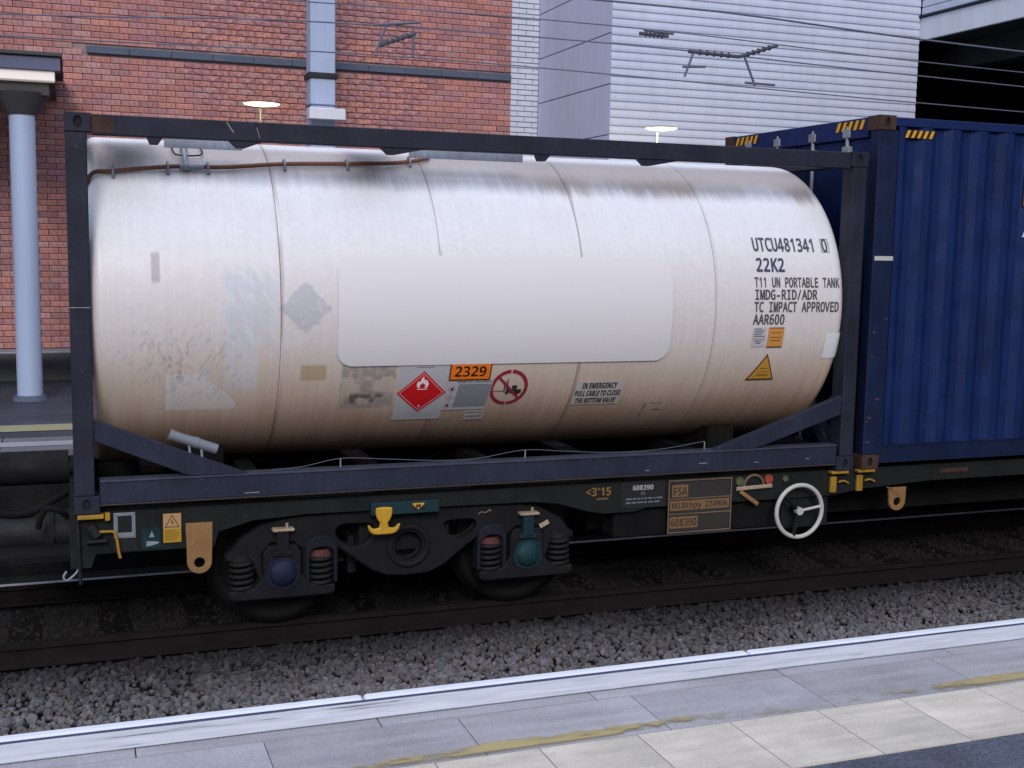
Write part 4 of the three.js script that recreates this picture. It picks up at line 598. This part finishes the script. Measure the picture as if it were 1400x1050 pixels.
    part('axle_box', [ext([[ax - 0.375, 0.345], [ax - 0.375, 0.295], [ax - 0.34, 0.275], [ax + 0.34, 0.275], [ax + 0.375, 0.295], [ax + 0.375, 0.345], [ax + 0.20, 0.36], [ax + 0.135, 0.44], [ax + 0.135, 0.60], [ax + 0.10, 0.655], [ax - 0.10, 0.655], [ax - 0.135, 0.60], [ax - 0.135, 0.44], [ax - 0.20, 0.36]], ...Z(0.98, 1.135), [], 0.012)], M.bogie, bogie);
    const cm = m < 0 ? M.coverB : M.coverG;
    part('axle_cover', [strip(new THREE.SphereGeometry(0.098, 24, 10, 0, 6.2832, 0, Math.PI / 2).scale(1, 0.55, 1).rotateX(s * Math.PI / 2).translate(ax, 0.46, s * 1.137)), cyl(0.112, [ax, 0.46, s * 1.125], [ax, 0.46, s * 1.142], 28), ...[0, 1, 2, 3].map((k) => { const a = Math.PI / 4 + k * Math.PI / 2; return cyl(0.013, [ax + 0.112 * Math.cos(a), 0.46 + 0.112 * Math.sin(a), s * 1.13], [ax + 0.112 * Math.cos(a), 0.46 + 0.112 * Math.sin(a), s * 1.15], 6); })], cm, bogie, m < 0 ? 'blue axle box cover' : 'teal axle box cover');
    part('damper', [bb(ax - 0.045, ax + 0.045, 0.60, 0.76, ...Z(1.105, 1.16), 0.01), bb(ax - 0.075, ax + 0.075, 0.585, 0.62, ...Z(1.12, 1.155), 0.008)], cm === M.coverB ? M.bogie : M.teal, bogie);
    part('damper_cap', [bb(ax - 0.075, ax + 0.08, 0.765, 0.787, ...Z(1.10, 1.175), 0.008), cyl(0.011, [ax + 0.03, 0.785, s * 1.14], [ax + 0.03, 0.82, s * 1.14], 8)], M.tan, bogie, 'tan damper cap');
    for (const k of [1, -1]) { const sx = ax + k * 0.28; part('spring', [0, 1, 2, 3, 4].map((i) => strip(new THREE.TorusGeometry(0.078, 0.017, 8, 24).rotateX(Math.PI / 2).rotateZ(0.05).translate(sx, 0.365 + i * 0.043, s * 1.05))), M.coil, bogie); part('spring_cap', cyl(0.088, [sx, 0.555, s * 1.05], [sx, 0.60, s * 1.05], 20, 0.07), k * m < 0 ? M.reds : M.bogie, bogie); }
    { const hx0 = ax - m * 0.28, w = 0.115, q = new THREE.Shape(); q.moveTo(hx0 - w, 0.36); q.lineTo(hx0 - w, 0.60); q.quadraticCurveTo(hx0 - w, 0.70, hx0, 0.705); q.quadraticCurveTo(hx0 + w, 0.70, hx0 + w, 0.60); q.lineTo(hx0 + w, 0.36);
      q.lineTo(hx0 + w - 0.028, 0.36); q.lineTo(hx0 + w - 0.028, 0.56); q.quadraticCurveTo(hx0 + w - 0.03, 0.62, hx0, 0.622); q.quadraticCurveTo(hx0 - w + 0.03, 0.62, hx0 - w + 0.028, 0.56); q.lineTo(hx0 - w + 0.028, 0.36); q.closePath();
      part('spring_hood', ext(q, ...Z(1.0, 1.128), [], 0.01), M.hood, bogie); }
    part('tie_bolt', [-0.33, -0.22, 0.22, 0.33].map((d) => cyl(0.014, [ax + d, 0.31, s * 1.13], [ax + d, 0.31, s * 1.146], 6)), M.coil, bogie, null, 'stuff');
  }
  for (const m of [1, -1]) { part('brake_block', bb(B + m * 0.36 - 0.035, B + m * 0.36 + 0.035, 0.33, 0.62, 0.68, 0.83, 0.015), M.coil, bogie); part('brake_hanger', cyl(0.018, [B + m * 0.33, 0.60, 0.80], [B + m * 0.27, 0.86, 0.80], 8), M.coil, bogie); }
  part('brake_pipe', tube([[B - 1.2, 0.90, 1.06], [B - 0.9, 0.885, 1.09], [B, 0.885, 1.09], [B + 0.9, 0.885, 1.09], [B + 1.25, 0.83, 1.06]], 0.012, 40, 8), M.coil, bogie);
  part('chalk_mark', tube([[2.83, 0.785, 1.103], [2.85, 0.80, 1.103], [2.88, 0.795, 1.103], [2.90, 0.80, 1.103], [2.92, 0.815, 1.103], [2.93, 0.80, 1.103]], 0.003, 30, 5), M.tan, bogie); part('tag_plate', bar(3.30, 0.675, 3.37, 0.71, 0.035, 1.163, 1.168, 0.001), M.tan, bogie);
  const b2 = bogie.clone(); b2.position.x += 2 * (C - B); t.add(b2);
  // air hose, drawbar end
  part('drawbar', [cyl(0.13, [-0.62, 0.68, 0.3], [-0.035, 0.68, 0.3], 24), cyl(0.15, [-0.20, 0.68, 0.3], [-0.14, 0.68, 0.3], 24)], M.galvD, t);
  part('reservoir', cyl(0.13, [-0.55, 1.03, -0.3], [-0.035, 1.03, -0.3], 24), M.bogie, t);
  part('air_hose', [tube([[-0.035, 0.93, 0.2], [-0.14, 0.90, 0.32], [-0.28, 0.83, 0.36], [-0.45, 0.82, 0.36], [-0.62, 0.86, 0.3]], 0.024, 40, 8), tube([[-0.04, 0.82, 0.55], [-0.10, 0.88, 0.6], [-0.18, 0.90, 0.6], [-0.22, 0.84, 0.6], [-0.24, 0.76, 0.58]], 0.022, 30, 8)], M.under, t);
  part('step_bracket', tube([[0.02, 0.60, E - 0.01], [0.0, 0.57, E], [-0.06, 0.53, E + 0.01], [-0.075, 0.555, E + 0.01], [-0.055, 0.59, E]], 0.008, 24, 6), M.galv, t);
  part('end_plate', bb(-0.60, -0.031, 0.555, 0.60, -0.75, 0.75), M.under, t);
}
{ const w2 = wagon.clone(); w2.name = numbered('flat_wagon'); w2.position.x -= 20.55; scene.add(w2); w2.userData = { label: 'empty container wagon coupled at the left edge beyond the tank', category: 'rail wagon', group: 'container wagons' }; }

renderer.render(scene, camera);
